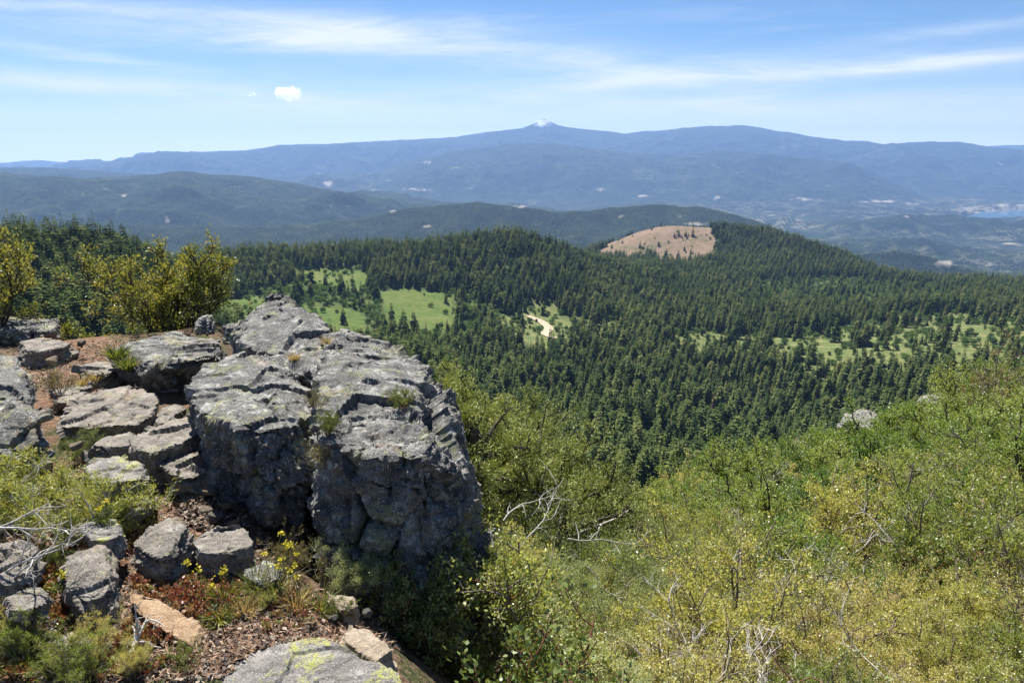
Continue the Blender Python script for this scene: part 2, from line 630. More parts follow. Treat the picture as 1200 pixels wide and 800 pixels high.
# ---------------------------------------------------------------- land materials
def mat_ground():
    m, t = new_mat('summit_soil')
    p = t.geo()
    n = t.noise(p, 6, 6, .6)
    n2 = t.noise(p, 45, 4, .7)
    duff = t.attr('duff')
    soil = t.ramp(n2, [(.3, (.045, .03, .02)), (.5, (.13, .085, .055)), (.72, (.26, .19, .13))])
    red = t.ramp(n2, [(.3, (.06, .035, .022)), (.5, (.17, .10, .065)), (.72, (.34, .225, .15))])
    moss = t.ramp(n2, [(.3, (.02, .03, .012)), (.7, (.09, .10, .04))])
    c = t.mix(t.step(n, .45, .62), soil, moss)
    c = t.mix(duff, c, red)
    b = t.bump(n2 + n * .5, .8, .03)
    finish(t, c, .95, b, .1)
    return m


def mat_hills():
    m, t = new_mat('hill_ground')
    p = t.geo()
    r, g, b = t.seprgb(t.attr('zone', 'Color'))
    n = t.noise(p, .012, 6, .6)
    n2 = t.noise(p, .09, 6, .65)
    n3 = t.noise(p, .5, 4, .7)
    forest = t.ramp(n2, [(.3, (.018, .030, .012)), (.5, (.034, .052, .018)), (.68, (.085, .092, .038)), (.8, (.17, .14, .08))])
    mead = t.ramp(n2 * .45 + n * .3 + n3 * .25, [(.38, (.034, .062, .014)), (.48, (.068, .108, .020)), (.60, (.125, .135, .042))])
    dry = t.ramp(n2 * .6 + n3 * .4, [(.36, (.06, .10, .026)), (.52, (.13, .15, .05)), (.68, (.30, .245, .13))])
    bare = t.ramp(n2 * .4 + n * .4 + n3 * .2, [(.40, (.07, .085, .035)), (.48, (.16, .115, .075)), (.62, (.235, .165, .12))])
    c = t.mix(r, forest, mead)
    c = t.mix(g, c, dry)
    c = t.mix(t.step(b + (n2 - .5) * 1.2, .35, .65), c, bare)
    finish(t, c, .95, t.bump(n3, .6, 1.5), .1)
    return m


def mat_mount():
    m, t = new_mat('mountain_forest')
    p = t.geo()
    r, g, b = t.seprgb(t.attr('zone', 'Color'))
    n = t.noise(p, .0011, 8, .62)
    n2 = t.noise(p, .006, 8, .68)
    n3 = t.noise(p, .035, 6, .75)
    c = t.ramp(n2 * .55 + n3 * .45, [(.36, (.007, .014, .009)), (.5, (.020, .034, .018)), (.64, (.058, .076, .036))])
    c = t.mix(t.step(n, .56, .66) * t.step(n2, .46, .6) * .6, c, (.11, .13, .06))
    pale = t.ramp(n3, [(.35, (.22, .19, .12)), (.65, (.50, .44, .34))])
    c = t.mix(t.step(n2, .64, .68) * t.step(n, .5, .6) * .8, c, pale)       # scattered clearings and cuts
    c = t.mix(g * t.step(n2 * .55 + n3 * .45, .50, .57), c, pale)           # valley fields and yards
    c = t.mix(b, c, (.48, .42, .33))
    c = t.mix(r * t.step(n3 * .6 + n2 * .4, .46, .53), c, (.80, .82, .86))    # snow
    finish(t, c, .95, t.bump(n3 * 1.0 + n2, .9, 40.0), .1)
    return m


M_GROUND, M_HILLS, M_MOUNT = mat_ground(), mat_hills(), mat_mount()

# the summit itself, out to 70 m
DUFF = [[(20, 378), (110, 385), (150, 410), (150, 440), (120, 470), (60, 500), (20, 470)], [(150, 540), (260, 520), (310, 600), (300, 690), (400, 690), (440, 740), (300, 790), (0, 800), (0, 640), (100, 600)]]
azs = az_grid(520)
rs = np.exp(np.linspace(math.log(.3), math.log(70), 330))
X, Y, Z, q = polar(azs, rs, lambda A, RR, X, Y: height(X, Y))
px, py = project(X, Y, Z)
duff = np.any([inpoly(px, py, d) for d in DUFF], 0) & (np.abs(azs)[:, None] < 1)
duff = duff * sstep(fbm2(X, Y, .25, 3, 8), -.5, .1)
me = mesh_np('ground', np.stack([X, Y, Z], -1).reshape(-1, 3), q, M_GROUND, True, {'duff': duff.ravel()})
tag(link('ground', me), 'rocky summit soil with reddish needle litter', kind='structure')

# the forested plateau and hills, 70 m to 4 km
azs = az_grid(900)
rs = np.concatenate([np.exp(np.linspace(math.log(70), math.log(450), 80))[:-1], np.exp(np.linspace(math.log(450), math.log(2700), 430))[:-1], np.exp(np.linspace(math.log(2700), math.log(4000), 40))])


def hfn(A, RR, X, Y):
    z = height(X, Y)
    k = sstep(RR, 3000, 4000)
    return z * (1 - k) + k * far_height(A, RR)


X, Y, Z, q = polar(azs, rs, hfn)
RRm = np.hypot(X, Y)
mm, mb, md, mbare = zones(X, Y, Z, RRm)
soft = lambda M: sum(np.roll(np.roll(M.astype(float), i, 0), j, 1) for i in (-2, -1, 0, 1, 2) for j in (-2, -1, 0, 1, 2)) / 25
zone = np.stack([np.maximum(soft(mm), soft(mb) * .5), soft(md) * .85, soft(mbare), np.ones_like(Z)], -1)
me = mesh_np('hills', np.stack([X, Y, Z], -1).reshape(-1, 3), q, M_HILLS, True, {'zone': zone.reshape(-1, 4)})
tag(link('hills', me), 'forested plateau with meadows and a bare hilltop', kind='structure')

# valley and mountain ranges, 4 to 35 km
rs = np.concatenate([np.exp(np.linspace(math.log(4000), math.log(15000), 330))[:-1], np.linspace(15000, 23500, 190)[:-1], np.linspace(23500, 32500, 60)])
azs = az_grid(1000)
X, Y, Z, q = polar(azs, rs, lambda A, RR, X, Y: far_height(A, RR))
px, py = project(X, Y, Z)
RRm = np.hypot(X, Y)
LAKE = [(1128, 254), (1150, 249), (1185, 246), (1240, 244), (1330, 244), (1330, 255), (1240, 256), (1180, 256)]
SHORE = [(1108, 246), (1150, 241), (1200, 239), (1340, 239), (1340, 258), (1230, 258), (1185, 252), (1140, 250)]
inl = inpoly(px, py, LAKE) & (RRm < 16000)
low = sstep(-Z, 820, 930)
SCARS = [(820, 262, 30, 3), (1070, 239, 14, 3), (1060, 254, 10, 1.6), (1020, 236, 26, 1.6), (1110, 309, 20, 5), (490, 222, 30, 2.5), (610, 242, 14, 2), (385, 216, 12, 5), (380, 241, 14, 2.5), (735, 245, 0, 0), (695, 222, 24, 2),
         (755, 230, 12, 2), (840, 232, 7, 4), (145, 228, 5, 5), (195, 258, 5, 5), (100, 228, 8, 2), (460, 248, 7, 3), (500, 265, 10, 2), (730, 254, 8, 2), (1185, 286, 16, 2), (1040, 236, 12, 3), (940, 234, 30, 2), (500, 190, 8, 2.5)]
sc_m = np.zeros_like(Z)
wob = fbm2(X, Y, 160, 3, 77) * 3
for cx, cyy, sx, sy in SCARS:
    if sx:
        sc_m = np.maximum(sc_m, 1 - sstep(np.hypot((px + wob * 2 - cx) / (sx * .75), (py + wob * .6 - cyy) / (sy * .8)), .5, 1.0))
shore = inpoly(px, py, SHORE) & (RRm < 16000)
sc_m = np.maximum(sc_m * .8 * sstep(fbm2(X, Y, 110, 3, 78), -.25, .15), shore * .7 * sstep(fbm2(X, Y, 200, 3, 79), -.3, .1))
snow = (1 - sstep(np.hypot((px - 636) / 15, (py - 144) / 6), .35, 1.0)) * (RRm > 20000)
valley = low * .55 * sstep(px, 500, 900) * sstep(fbm2(X, Y, 900, 3, 71), -.3, .4) * (RRm < 17000)
zone = np.stack([snow, valley, sc_m, np.ones_like(Z)], -1)
me = mesh_np('mountains', np.stack([X, Y, Z], -1).reshape(-1, 3), q, M_MOUNT, True, {'zone': zone.reshape(-1, 4)})
tag(link('mountains', me), 'blue hazy mountain range with a snow flecked peak above the valley', kind='structure')
ZMIN = float(Z.min())

# lake on the valley floor
mw, t = new_mat('lake_water')
finish(t, (.03, .10, .16), .12, t.bump(t.noise(t.geo(), .02, 4, .6), .15, 2.0), .5)
zl = FLOOR - 2.0
bm = bmesh.new()
pl = []
for a, b in LAKE:
    te = float(tan_el(a, b))
    rr = (zl - EYE) / te
    v = PT(a, b, rr)
    pl.append(bm.verts.new((v.x, v.y, zl)))
bm.faces.new(pl)
me = bpy.data.meshes.new('lake')
bm.to_mesh(me)
bm.free()
me.materials.append(mw)
tag(link('lake', me), 'small blue lake on the valley floor', kind='structure')


# ---------------------------------------------------------------- the air
mh, t = new_mat('haze_air')
pv = t.node('ShaderNodeVolumePrincipled')
pv.inputs['Color'].default_value = (.33, .54, .98, 1)
pv.inputs['Density'].default_value = 3.4e-5
pv.inputs['Anisotropy'].default_value = 0.2
o = t.node('ShaderNodeOutputMaterial')
t.nt.links.new(pv.outputs[0], o.inputs['Volume'])
bm = bmesh.new()
bmesh.ops.create_cube(bm, size=1)
me = bpy.data.meshes.new('haze')
bm.to_mesh(me)
bm.free()
me.materials.append(mh)
ztop, zbot = 760.0, min(ZMIN, FLOOR) - 1500
hz = link('haze', me, None, (0, 0, (ztop + zbot) / 2), None, (66000, 66000, ztop - zbot))
tag(hz, 'blue summer haze in the valley air', kind='stuff')


# ---------------------------------------------------------------- foliage materials
def mat_leaf(name, stops, trans=.3, gloss=.35, rough=.55, objvar=.35, tcol=(1.25, 1.15, .5), patch=0.0, patchcol=(.3, .16, .06), locvar=0.0):
    """leaf faces: colour by the per-leaf attribute 'v' and the object's own random number"""
    m, t = new_mat(name)
    v = t.attr('v')
    rnd = t.rand()
    f = v * (1 - objvar) + rnd * objvar
    if locvar:
        f = f + (t.noise(E(t, t.node('ShaderNodeObjectInfo').outputs['Location']), .011, 4, .6) - .5) * locvar
    c = t.ramp(f, stops)
    if patch:
        c = t.mix(t.step(t.noise(t.geo(), 2.2, 3, .6), .60, .72) * patch, c, patchcol)
    d = t.node('ShaderNodeBsdfDiffuse')
    t.put(d.inputs[0], c)
    tr = t.node('ShaderNodeBsdfTranslucent')
    t.put(tr.inputs[0], t.mix(1.0, c, tcol, 'MULTIPLY'))
    g = t.node('ShaderNodeBsdfGlossy')
    g.inputs['Roughness'].default_value = rough
    g.inputs['Color'].default_value = (.9, .95, 1, 1)
    a = t.node('ShaderNodeMixShader')
    a.inputs[0].default_value = trans
    t.nt.links.new(d.outputs[0], a.inputs[1])
    t.nt.links.new(tr.outputs[0], a.inputs[2])
    b = t.node('ShaderNodeMixShader')
    b.inputs[0].default_value = gloss * .14
    t.nt.links.new(a.outputs[0], b.inputs[1])
    t.nt.links.new(g.outputs[0], b.inputs[2])
    o = t.node('ShaderNodeOutputMaterial')
    t.nt.links.new(b.outputs[0], o.inputs[0])
    return m


def mat_bark(name, a, b, scale=30):
    m, t = new_mat(name)
    p = t.objpos()
    n = t.noise(p, scale, 5, .7)
    finish(t, t.ramp(n, [(.3, a), (.7, b)]), .9, t.bump(n, .6, .02), .15)
    return m


M_CONIFER = mat_leaf('conifer_needles', [(.10, (.032, .055, .020)), (.38, (.072, .108, .036)), (.66, (.135, .168, .054)), (.93, (.225, .238, .088))], .22, .0, .6, .5, (1.2, 1.2, .5), locvar=1.1)
M_DEAD_CON = mat_leaf('dead_needles', [(.2, (.10, .035, .02)), (.6, (.17, .07, .04)), (.9, (.22, .11, .07))], .2, .1, .6, .4, (1, 1, 1))
M_GREY_CON = mat_leaf('bare_grey_twigs', [(.2, (.09, .08, .07)), (.6, (.16, .14, .12)), (.9, (.22, .19, .16))], .1, .1, .6, .4, (1, 1, 1))
M_BROAD = mat_leaf('broad_leaves', [(.2, (.055, .11, .022)), (.5, (.10, .175, .034)), (.85, (.165, .24, .055))], .32, .2, .6, .5)
M_BARK = mat_bark('conifer_bark', (.05, .035, .025), (.14, .10, .075), 2.0)


# ---------------------------------------------------------------- leaf and tube geometry
def kites(P, U, V, L, W, fold=.0, mid=.45):
    """diamond leaves: base P, length direction U, side direction V"""
    P, U, V = np.asarray(P), np.asarray(U), np.asarray(V)
    L, W = np.asarray(L)[:, None], np.asarray(W)[:, None]
    N = np.cross(U, V)
    a = P
    b = P + U * L * mid + V * W * .5 + N * W * fold
    c = P + U * L
    d = P + U * L * mid - V * W * .5 + N * W * fold
    co = np.stack([a, b, c, d], 1).reshape(-1, 3)
    f = np.arange(len(P) * 4).reshape(-1, 4)
    return co, f


def unit(v):
    return v / np.maximum(np.linalg.norm(v, axis=-1, keepdims=True), 1e-9)


def tubes(lines, sides=5):
    """lines: list of (points (n,3), radii (n)); returns co, quads"""
    co, fs, base = [], [], 0
    ang = np.linspace(0, 2 * math.pi, sides, endpoint=False)
    for pts, rad in lines:
        pts = np.asarray(pts, float)
        rad = np.asarray(rad, float)
        n = len(pts)
        tan = unit(np.gradient(pts, axis=0))
        ref = np.array([0, 0, 1.0]) if abs(tan[0][2]) < .8 else np.array([1.0, 0, 0])
        u = unit(np.cross(tan, ref))
        v = np.cross(tan, u)
        ring = pts[:, None, :] + rad[:, None, None] * (np.cos(ang)[None, :, None] * u[:, None, :] + np.sin(ang)[None, :, None] * v[:, None, :])
        co.append(ring.reshape(-1, 3))
        i = np.arange(n * sides).reshape(n, sides) + base
        j = np.roll(i, -1, 1)
        fs.append(np.stack([i[:-1], j[:-1], j[1:], i[1:]], -1).reshape(-1, 4))
        base += n * sides
    return np.concatenate(co), np.concatenate(fs)


# ---------------------------------------------------------------- conifers
def conifer_mesh(name, seed, h, rmax, shape, whorls, mat, sparse=0.0, base=.08, trunk_h=None, wide=.42, low=False):
    rg = np.random.default_rng(seed)
    P, U, V, L, W, vv = [], [], [], [], [], []
    for i in range(whorls):
        tt = (i + rg.uniform(-.3, .3)) / whorls
        tt = min(max(tt, 0), .985)
        zz = h * (base + (1 - base) * tt)
        rr = rmax * ((1 - tt) ** shape) * (.82 + .3 * rg.random()) + .02 * h * (1 - tt) + .012 * h
        nb = int(5 + 3 * rg.random()) if not low else 4
        a0 = rg.uniform(0, 6.28)
        for k in range(nb):
            if rg.random() < sparse:
                continue
            a = a0 + 6.283 * k / nb + rg.uniform(-.35, .35)
            l = rr * rg.uniform(.62, 1.12)
            droop = -.12 - .5 * (1 - tt) * rg.random() + .55 * tt ** 3
            d = np.array([math.cos(a), math.sin(a), droop])
            d /= np.linalg.norm(d)
            s = np.array([-math.sin(a), math.cos(a), 0.0])
            val = rg.random()
            p0 = np.array([0, 0, zz]) + d * l * .05
            for off, sl, sw, po in ((0, 1, 1, 0),) if low else ((0, 1, 1, 0), (.55, .62, .8, .28), (-.55, .62, .8, .3), (.25, .45, .8, .55), (-.3, .45, .8, .5)):
                dd = d * math.cos(off) + s * math.sin(off)
                ss = -d * math.sin(off) + s * math.cos(off)
                tw = rg.uniform(-.6, .6)
                nn = np.cross(dd, ss)
                ss = ss * math.cos(tw) + nn * math.sin(tw)
                P.append(p0 + d * l * po); U.append(dd); V.append(ss)
                L.append(l * sl); W.append(l * sw * wide * rg.uniform(.8, 1.25))
                vv.append(np.clip(val * .7 + .3 * rg.random(), 0, 1))
    # leader
    for a in (0, 1.57):
        P.append(np.array([0, 0, h * .93])); U.append(np.array([0, 0, 1.0])); V.append(np.array([math.cos(a), math.sin(a), 0])); L.append(h * .085); W.append(h * .016); vv.append(.6)
    co, f = kites(np.array(P), np.array(U), np.array(V), np.array(L), np.array(W), -.12, .42)
    return mesh_np(name, co, f, mat, False, {'v': np.repeat(np.array(vv), 4)})


def trunk_mesh(name, h, r, mat, bend=0, seed=0):
    rg = np.random.default_rng(seed)
    z = np.linspace(-.03 * h, h * .95, 7)
    pts = np.stack([np.cumsum(rg.normal(0, bend, 7)), np.cumsum(rg.normal(0, bend, 7)), z], 1)
    co, f = tubes([(pts, np.linspace(r, r * .12, 7))], 7)
    return mesh_np(name, co, f, mat, True)


def tree_thing(name, label, cat, group, crown, trunk, loc, rotz, s):
    o = link(name, None, None, loc, (0, 0, rotz), s)
    tag(o, label, cat, group)
    link('crown', crown, o)
    if trunk:
        link('trunk', trunk, o)
    return o


CON = []
for k, (h, rm, shp, wh, sp, bs, wd) in enumerate([(24, 3.9, .80, 26, .06, .05, .46), (27, 4.1, .88, 30, .10, .07, .44), (21, 5.4, .55, 22, .10, .07, .55), (25, 4.9, .48, 24, .26, .16, .55), (18, 3.5, .8, 22, .05, .04, .48)]):
    CON.append((conifer_mesh('conifer_crown', 10 + k, h, rm, shp, wh, M_CONIFER, sp, bs, None, wd), trunk_mesh('conifer_trunk', h, .32, M_BARK, .05, k)))
DEADC = (conifer_mesh('dead_conifer_crown', 31, 23, 3.0, .8, 22, M_DEAD_CON, .15, .1), CON[0][1])
GREYC = (conifer_mesh('bare_conifer_crown', 32, 22, 2.6, .8, 24, M_GREY_CON, .35, .1, None, .22), CON[0][1])
CON_LOW = [conifer_mesh('far_conifer', 50 + k, h, rm, shp, 9, M_CONIFER, .0, .04, None, .75, True) for k, (h, rm, shp) in enumerate([(22, 3.6, .85), (25, 3.6, .9), (19, 4.0, .7)])]


def broad_mesh(name, seed, rad, hh, n, leaf, mat):
    """round crown of leaf clumps with an uneven outline"""
    rg = np.random.default_rng(seed)
    nl = 16
    cl = unit(rg.normal(size=(nl, 3))) * rg.uniform(.35, .85, (nl, 1)) * np.array([rad, rad, hh * .42])
    cl[:, 2] += hh * .55
    cr = rg.uniform(.28, .5, nl) * rad
    w = rg.integers(0, nl, n)
    d = unit(rg.normal(size=(n, 3)) + [0, 0, .25])
    P = cl[w] + d * (cr[w] * rg.uniform(.6, 1.08, n))[:, None]
    P[:, 2] = np.maximum(P[:, 2], .1)
    U = unit(d + rg.normal(0, .7, (n, 3)))
    V = unit(np.cross(U, rg.normal(size=(n, 3))))
    L = leaf * rg.uniform(.6, 1.3, n)
    co, f = kites(P, U, V, L, L * .7, .1)
    v = np.clip(rg.random(nl)[w] * .6 + rg.random(n) * .4, 0, 1)
    return mesh_np(name, co, f, mat, False, {'v': np.repeat(v, 4)})


BROAD = [(broad_mesh('broadleaf_crown', 70 + k, rd, hh, 900, .62, M_BROAD), trunk_mesh('broadleaf_trunk', hh * .7, .16, M_BARK, .1, 5 + k)) for k, (rd, hh) in enumerate([(2.6, 4.6), (3.2, 4.8), (2.2, 5.2)])]

# ---------------------------------------------------------------- where the forest stands
rgF = np.random.default_rng(4)


def jitter_points(r0, r1, step, a=41):
    n = int(r1 / step) + 2
    gx, gy = np.meshgrid(np.arange(-n, n + 1) * step, np.arange(0, n + 1) * step)
    gx = gx.ravel() + rgF.uniform(-.48, .48, gx.size) * step
    gy = gy.ravel() + rgF.uniform(-.48, .48, gy.size) * step
    r = np.hypot(gx, gy)
    k = (r > r0) & (r < r1) & (np.abs(np.arctan2(gx, gy)) < R(a))
    return gx[k], gy[k]


x, y = jitter_points(110, 3600, 7.9)
z = height(x, y)
r = np.hypot(x, y)
m1, m2, m3, m4 = zones(x, y, z, r)
clump = fbm2(x, y, 60, 3, 12)
dens = np.full(len(x), .90)
dens = np.where(clump < -.27, .25, dens)
dens = np.where(m2, .10 + .2 * (clump > .15), dens)
dens = np.where(m3, np.where(clump > .18, .55, .06), dens)
dens = np.where(m1, np.where(clump > .5, .25, .002), dens)
dens = np.where(m4, np.where(clump > .36, .30, .010), dens)
px, py = project(x, y, z)
tpx_l = px
dens = np.where((px > 890) & (px < 1130) & (py > 325) & (py < 362) & (r > 1000), dens * .62, dens)
dens = np.where((px > 780) & (py > 372) & (py < 500) & (r > 430), dens * np.where(clump < .05, .52, .86), dens)
dens = np.where(r < 430, dens * sstep(r, 330, 420) * (tpx_l > 300) + dens * (tpx_l <= 300) * (r > 380), dens)
keep = rgF.random(len(x)) < dens
bush_p = (~keep) & (rgF.random(len(x)) < np.where(m1, np.where((x < -230) | (clump > .1), .12, .012), np.where(m2, .62, np.where(m3, .22, np.where(m4, .02, np.where(clump < -.27, .6, .3))))))
ROADPTS = [(619, 353, 1074), (627, 356, 1062), (637, 360, 1046), (643, 366, 1024), (643, 373, 1003), (640, 380, 985), (638, 387, 968), (642, 394, 953), (652, 401, 938)]
road = [PT(a, b, c) for a, b, c in ROADPTS]
rd = np.min([np.hypot(x - p.x, y - p.y) for p in road], 0)
keep &= rd > 13
bush_p &= rd > 10
# a hall of light in front of the road so that it stays in view
px0, py0 = project(x, y, z)
keep &= ~((px0 > 612) & (px0 < 668) & (py0 > 372) & (py0 < 414) & (r > 800) & (r < 1100) & (rgF.random(len(x)) < .93))
tx, ty, tz, tr = x[keep], y[keep], z[keep], r[keep]
bx, by, bz, br = x[bush_p], y[bush_p], z[bush_p], r[bush_p]
N = len(tx)
ts = (.56 + .74 * rgF.random(N)) * (1 + .16 * fbm2(tx, ty, 90, 3, 44)) * np.where(rgF.random(N) < .12, .6, 1.0)
ts *= 1 - .12 * sstep(tr, 1500, 2500)
trz = rgF.uniform(0, 6.28, N)
tk = rgF.choice(5, N, p=[.22, .17, .22, .23, .16])
tpx, tpy = project(tx, ty, tz + 20 * ts)

# which of them are seen largest: the near ones whose tops clear the rim of shrubs
rim = np.interp(tpx, [0, 250, 320, 480, 540, 575, 640, 700, 760, 820, 900, 960, 1010, 1100, 1200], [366, 380, 350, 430, 520, 560, 590, 575, 545, 530, 500, 470, 458, 436, 424])
vis = (tpx > -5) & (tpx < 1205) & (tpy < rim)
order = np.argsort(np.where(vis, tr, 9e9))
ind = order[:300]
rest = np.ones(N, bool)
rest[ind] = False

CON_LABEL = [
    (lambda a, b: a < 260, 'tall dark conifer standing in the front line of the ridge behind the yellow green shrub', 'conifers on the near ridge'),
    (lambda a, b: a < 620, 'dark green conifer on the slope below the big boulder and its junipers', 'conifers below the boulder'),
    (lambda a, b: a < 790, 'dark pointed conifer low on the slope right above the junipers and grey green brush', 'conifers above the juniper'),
    (lambda a, b: True, 'dark pointed conifer low on the slope just above the bright green scrub oaks', 'conifers above the oak scrub'),
]
first = {}
for i in ind:
    k = int(tk[i])
    lab, grp = next((l, g) for fn, l, g in CON_LABEL if fn(tpx[i], tpy[i]))
    loc = (tx[i], ty[i], tz[i] - .3)
    sxy = float(ts[i])
    if k not in first:
        first[k] = tree_thing('conifer', lab, 'conifer', grp, *CON[k], loc, float(trz[i]), sxy)
    else:
        dup(first[k], loc, float(trz[i]), sxy, lab, grp)

# single trees that differ: rust red dead ones and bare grey ones, by their place on the slope (photo pixel, distance)
for name, me2, spots in (
        ('dead_conifer', DEADC, [(645, 458, 700, 'rust red dead conifer, the reddest on the slope above the junipers'), (578, 466, 690, 'rust brown dead conifer right of the big boulder top'),
                                 (592, 470, 680, 'small rust brown dead conifer beside a slightly taller rusty one'), (835, 487, 720, 'pale rust dead conifer low on the slope left of the grey outcrop'),
                                 (655, 384, 930, 'rusty dead conifer just below the dirt road'), (500, 408, 860, 'rusty dead conifer below the right end of the meadow'),
                                 (372, 292, 1350, 'reddish dead conifer on the skyline above the meadow strip'), (382, 290, 1350, 'dull red dead conifer next to the reddish one on the skyline'),
                                 (808, 345, 1440, 'rust tinged conifer below the bare hilltop'), (1078, 372, 1240, 'rusty dead conifer on the edge of the dry clearing')]),
        ('bare_conifer', GREYC, [(892, 462, 760, 'bare grey conifer snag in the dark slope forest'), (868, 430, 900, 'thin pale grey snag between dark conifers'),
                                 (806, 432, 900, 'grey half bare conifer left of the tall dark pair'), (1000, 478, 620, 'bare grey snag just behind the left rock outcrop')])):
    f0 = None
    for a, b, c, lab in spots:
        p = PT(a, b, c)
        zz = ground_z(p.x, p.y)
        loc = (p.x, p.y, zz)
        s = .8 + .25 * rgF.random()
        grp = 'dead conifers' if name == 'dead_conifer' else 'grey snags'
        if f0 is None:
            f0 = tree_thing(name, lab, 'dead tree', grp, *me2, loc, 1.0, s)
        else:
            dup(f0, loc, float(rgF.uniform(0, 6)), s, lab, grp)
    for i in rgF.choice(np.nonzero(vis & (tr < 1500) & (tpx > 480))[0], 44 if name == 'dead_conifer' else 30, False):
        dup(f0, (tx[i] + 3.5, ty[i] - 3, tz[i] - .3), float(rgF.uniform(0, 6)), float(ts[i]), 'rusty dying conifer scattered among green ones in the plateau forest' if name == 'dead_conifer' else 'grey bare snag scattered among green conifers in the plateau forest', grp + ' scattered in the forest')


def scatter(name, label, pts, scl, rot, protos, idx):
    """many instances of the prototypes on points, as one object"""
    me = bpy.data.meshes.new(name)
    me.vertices.add(len(pts))
    me.vertices.foreach_set('co', np.asarray(pts, np.float32).ravel())
    wv = np.random.default_rng(3).uniform(.82, 1.4, len(pts))
    scl = np.stack([scl * wv, scl * wv, scl], 1)
    for nm, typ, dat in (('sc', 'FLOAT_VECTOR', scl), ('rz', 'FLOAT', rot), ('ix', 'INT', idx)):
        a = me.attributes.new(nm, typ, 'POINT')
        a.data.foreach_set('vector' if typ == 'FLOAT_VECTOR' else 'value', np.asarray(dat, np.int32 if typ == 'INT' else np.float32).ravel())
    o = link(name, me)
    tag(o, label, None, None, 'stuff')
    ng = bpy.data.node_groups.new(name + '_scatter', 'GeometryNodeTree')
    ng.interface.new_socket('Geometry', in_out='INPUT', socket_type='NodeSocketGeometry')
    ng.interface.new_socket('Geometry', in_out='OUTPUT', socket_type='NodeSocketGeometry')
    L = ng.links.new
    gi, go = ng.nodes.new('NodeGroupInput'), ng.nodes.new('NodeGroupOutput')
    jn = ng.nodes.new('GeometryNodeGeometryToInstance')
    for pr in reversed(protos):
        oi = ng.nodes.new('GeometryNodeObjectInfo')
        oi.inputs['Object'].default_value = pr
        oi.inputs['As Instance'].default_value = False
        g2 = ng.nodes.new('GeometryNodeGeometryToInstance')
        L(oi.outputs['Geometry'], g2.inputs[0])
        jn_in = g2.outputs[0]
        if 'join' not in ng.nodes:
            j = ng.nodes.new('GeometryNodeJoinGeometry')
            j.name = 'join'
        L(jn_in, ng.nodes['join'].inputs[0])
    ip = ng.nodes.new('GeometryNodeInstanceOnPoints')
    L(gi.outputs[0], ip.inputs['Points'])
    L(ng.nodes['join'].outputs[0], ip.inputs['Instance'])
    ip.inputs['Pick Instance'].default_value = True

    def na(nm, typ):
        n = ng.nodes.new('GeometryNodeInputNamedAttribute')
        n.data_type = typ
        n.inputs['Name'].default_value = nm
        return n.outputs['Attribute']
    L(na('ix', 'INT'), ip.inputs['Instance Index'])
    cx = ng.nodes.new('ShaderNodeCombineXYZ')
    L(na('rz', 'FLOAT'), cx.inputs['Z'])
    L(cx.outputs[0], ip.inputs['Rotation'])
    L(na('sc', 'FLOAT_VECTOR'), ip.inputs['Scale'])
    L(ip.outputs[0], go.inputs[0])
    md = o.modifiers.new('scatter', 'NODES')
    md.node_group = ng
    return o


def crown_of(root):
    return next(c for c in root.children if c.name.startswith('crown'))


protos = []
for k in range(5):
    if k not in first:
        i = int(np.nonzero(rest & (tk == k))[0][0])
        first[k] = tree_thing('conifer', CON_LABEL[3][1], 'conifer', CON_LABEL[3][2], *CON[k], (tx[i], ty[i], tz[i]), 0.0, 1.0)
        rest[i] = False
    protos.append(crown_of(first[k]))
scatter('conifer_forest', 'dark green conifer forest covering the plateau and hills', np.stack([tx, ty, tz - .3], 1)[rest], ts[rest], trz[rest], protos, tk[rest])
print('trees', N, 'bushes', len(bx))

# round green bushes: the 160 nearest in view as things, the rest as one mass
bpx, bpy_ = project(bx, by, bz + 3)
bvis = (bpx > 0) & (bpx < 1200) & (bpy_ < np.interp(bpx, [0, 250, 320, 480, 540, 575, 640, 700, 760, 820, 900, 960, 1010, 1100, 1200], [366, 380, 350, 430, 520, 560, 590, 575, 545, 530, 500, 470, 458, 436, 424]))
bz1, bz2, bz3, bz4 = zones(bx, by, bz, br)
bs = rgF.uniform(.55, 1.5, len(bx))
bkk = rgF.integers(0, 3, len(bx))
bo = np.argsort(np.where(bvis & (bz1 | bz2 | bz3), br, 9e9))[:160]
brest = np.ones(len(bx), bool)
brest[bo] = False
bf = {}
for i in bo:
    k = int(bkk[i])
    lab, grp = (('round green broadleaf bush in the brushy hollow beside the green meadow', 'bushes by the green meadow') if bpx[i] < 575 else
                ('round green bush in the small clearing around the dirt road', 'bushes by the road') if bpx[i] < 760 else
                ('round green bush scattered in the dry clearing at the foot of the hill', 'bushes in the dry clearing'))
    loc, s, rz = (bx[i], by[i], bz[i] - .2), float(bs[i]), float(rgF.uniform(0, 6.28))
    if k not in bf:
        bf[k] = tree_thing('bush', lab, 'bush', grp, *BROAD[k], loc, rz, s)
    else:
        dup(bf[k], loc, rz, s, lab, grp)
for k in range(3):
    assert k in bf
scatter('broadleaf_scrub', 'green broadleaf scrub mixed into the conifer forest', np.stack([bx, by, bz - .2], 1)[brest], bs[brest], rgF.uniform(0, 6.28, int(brest.sum())), [crown_of(bf[k]) for k in range(3)], bkk[brest])

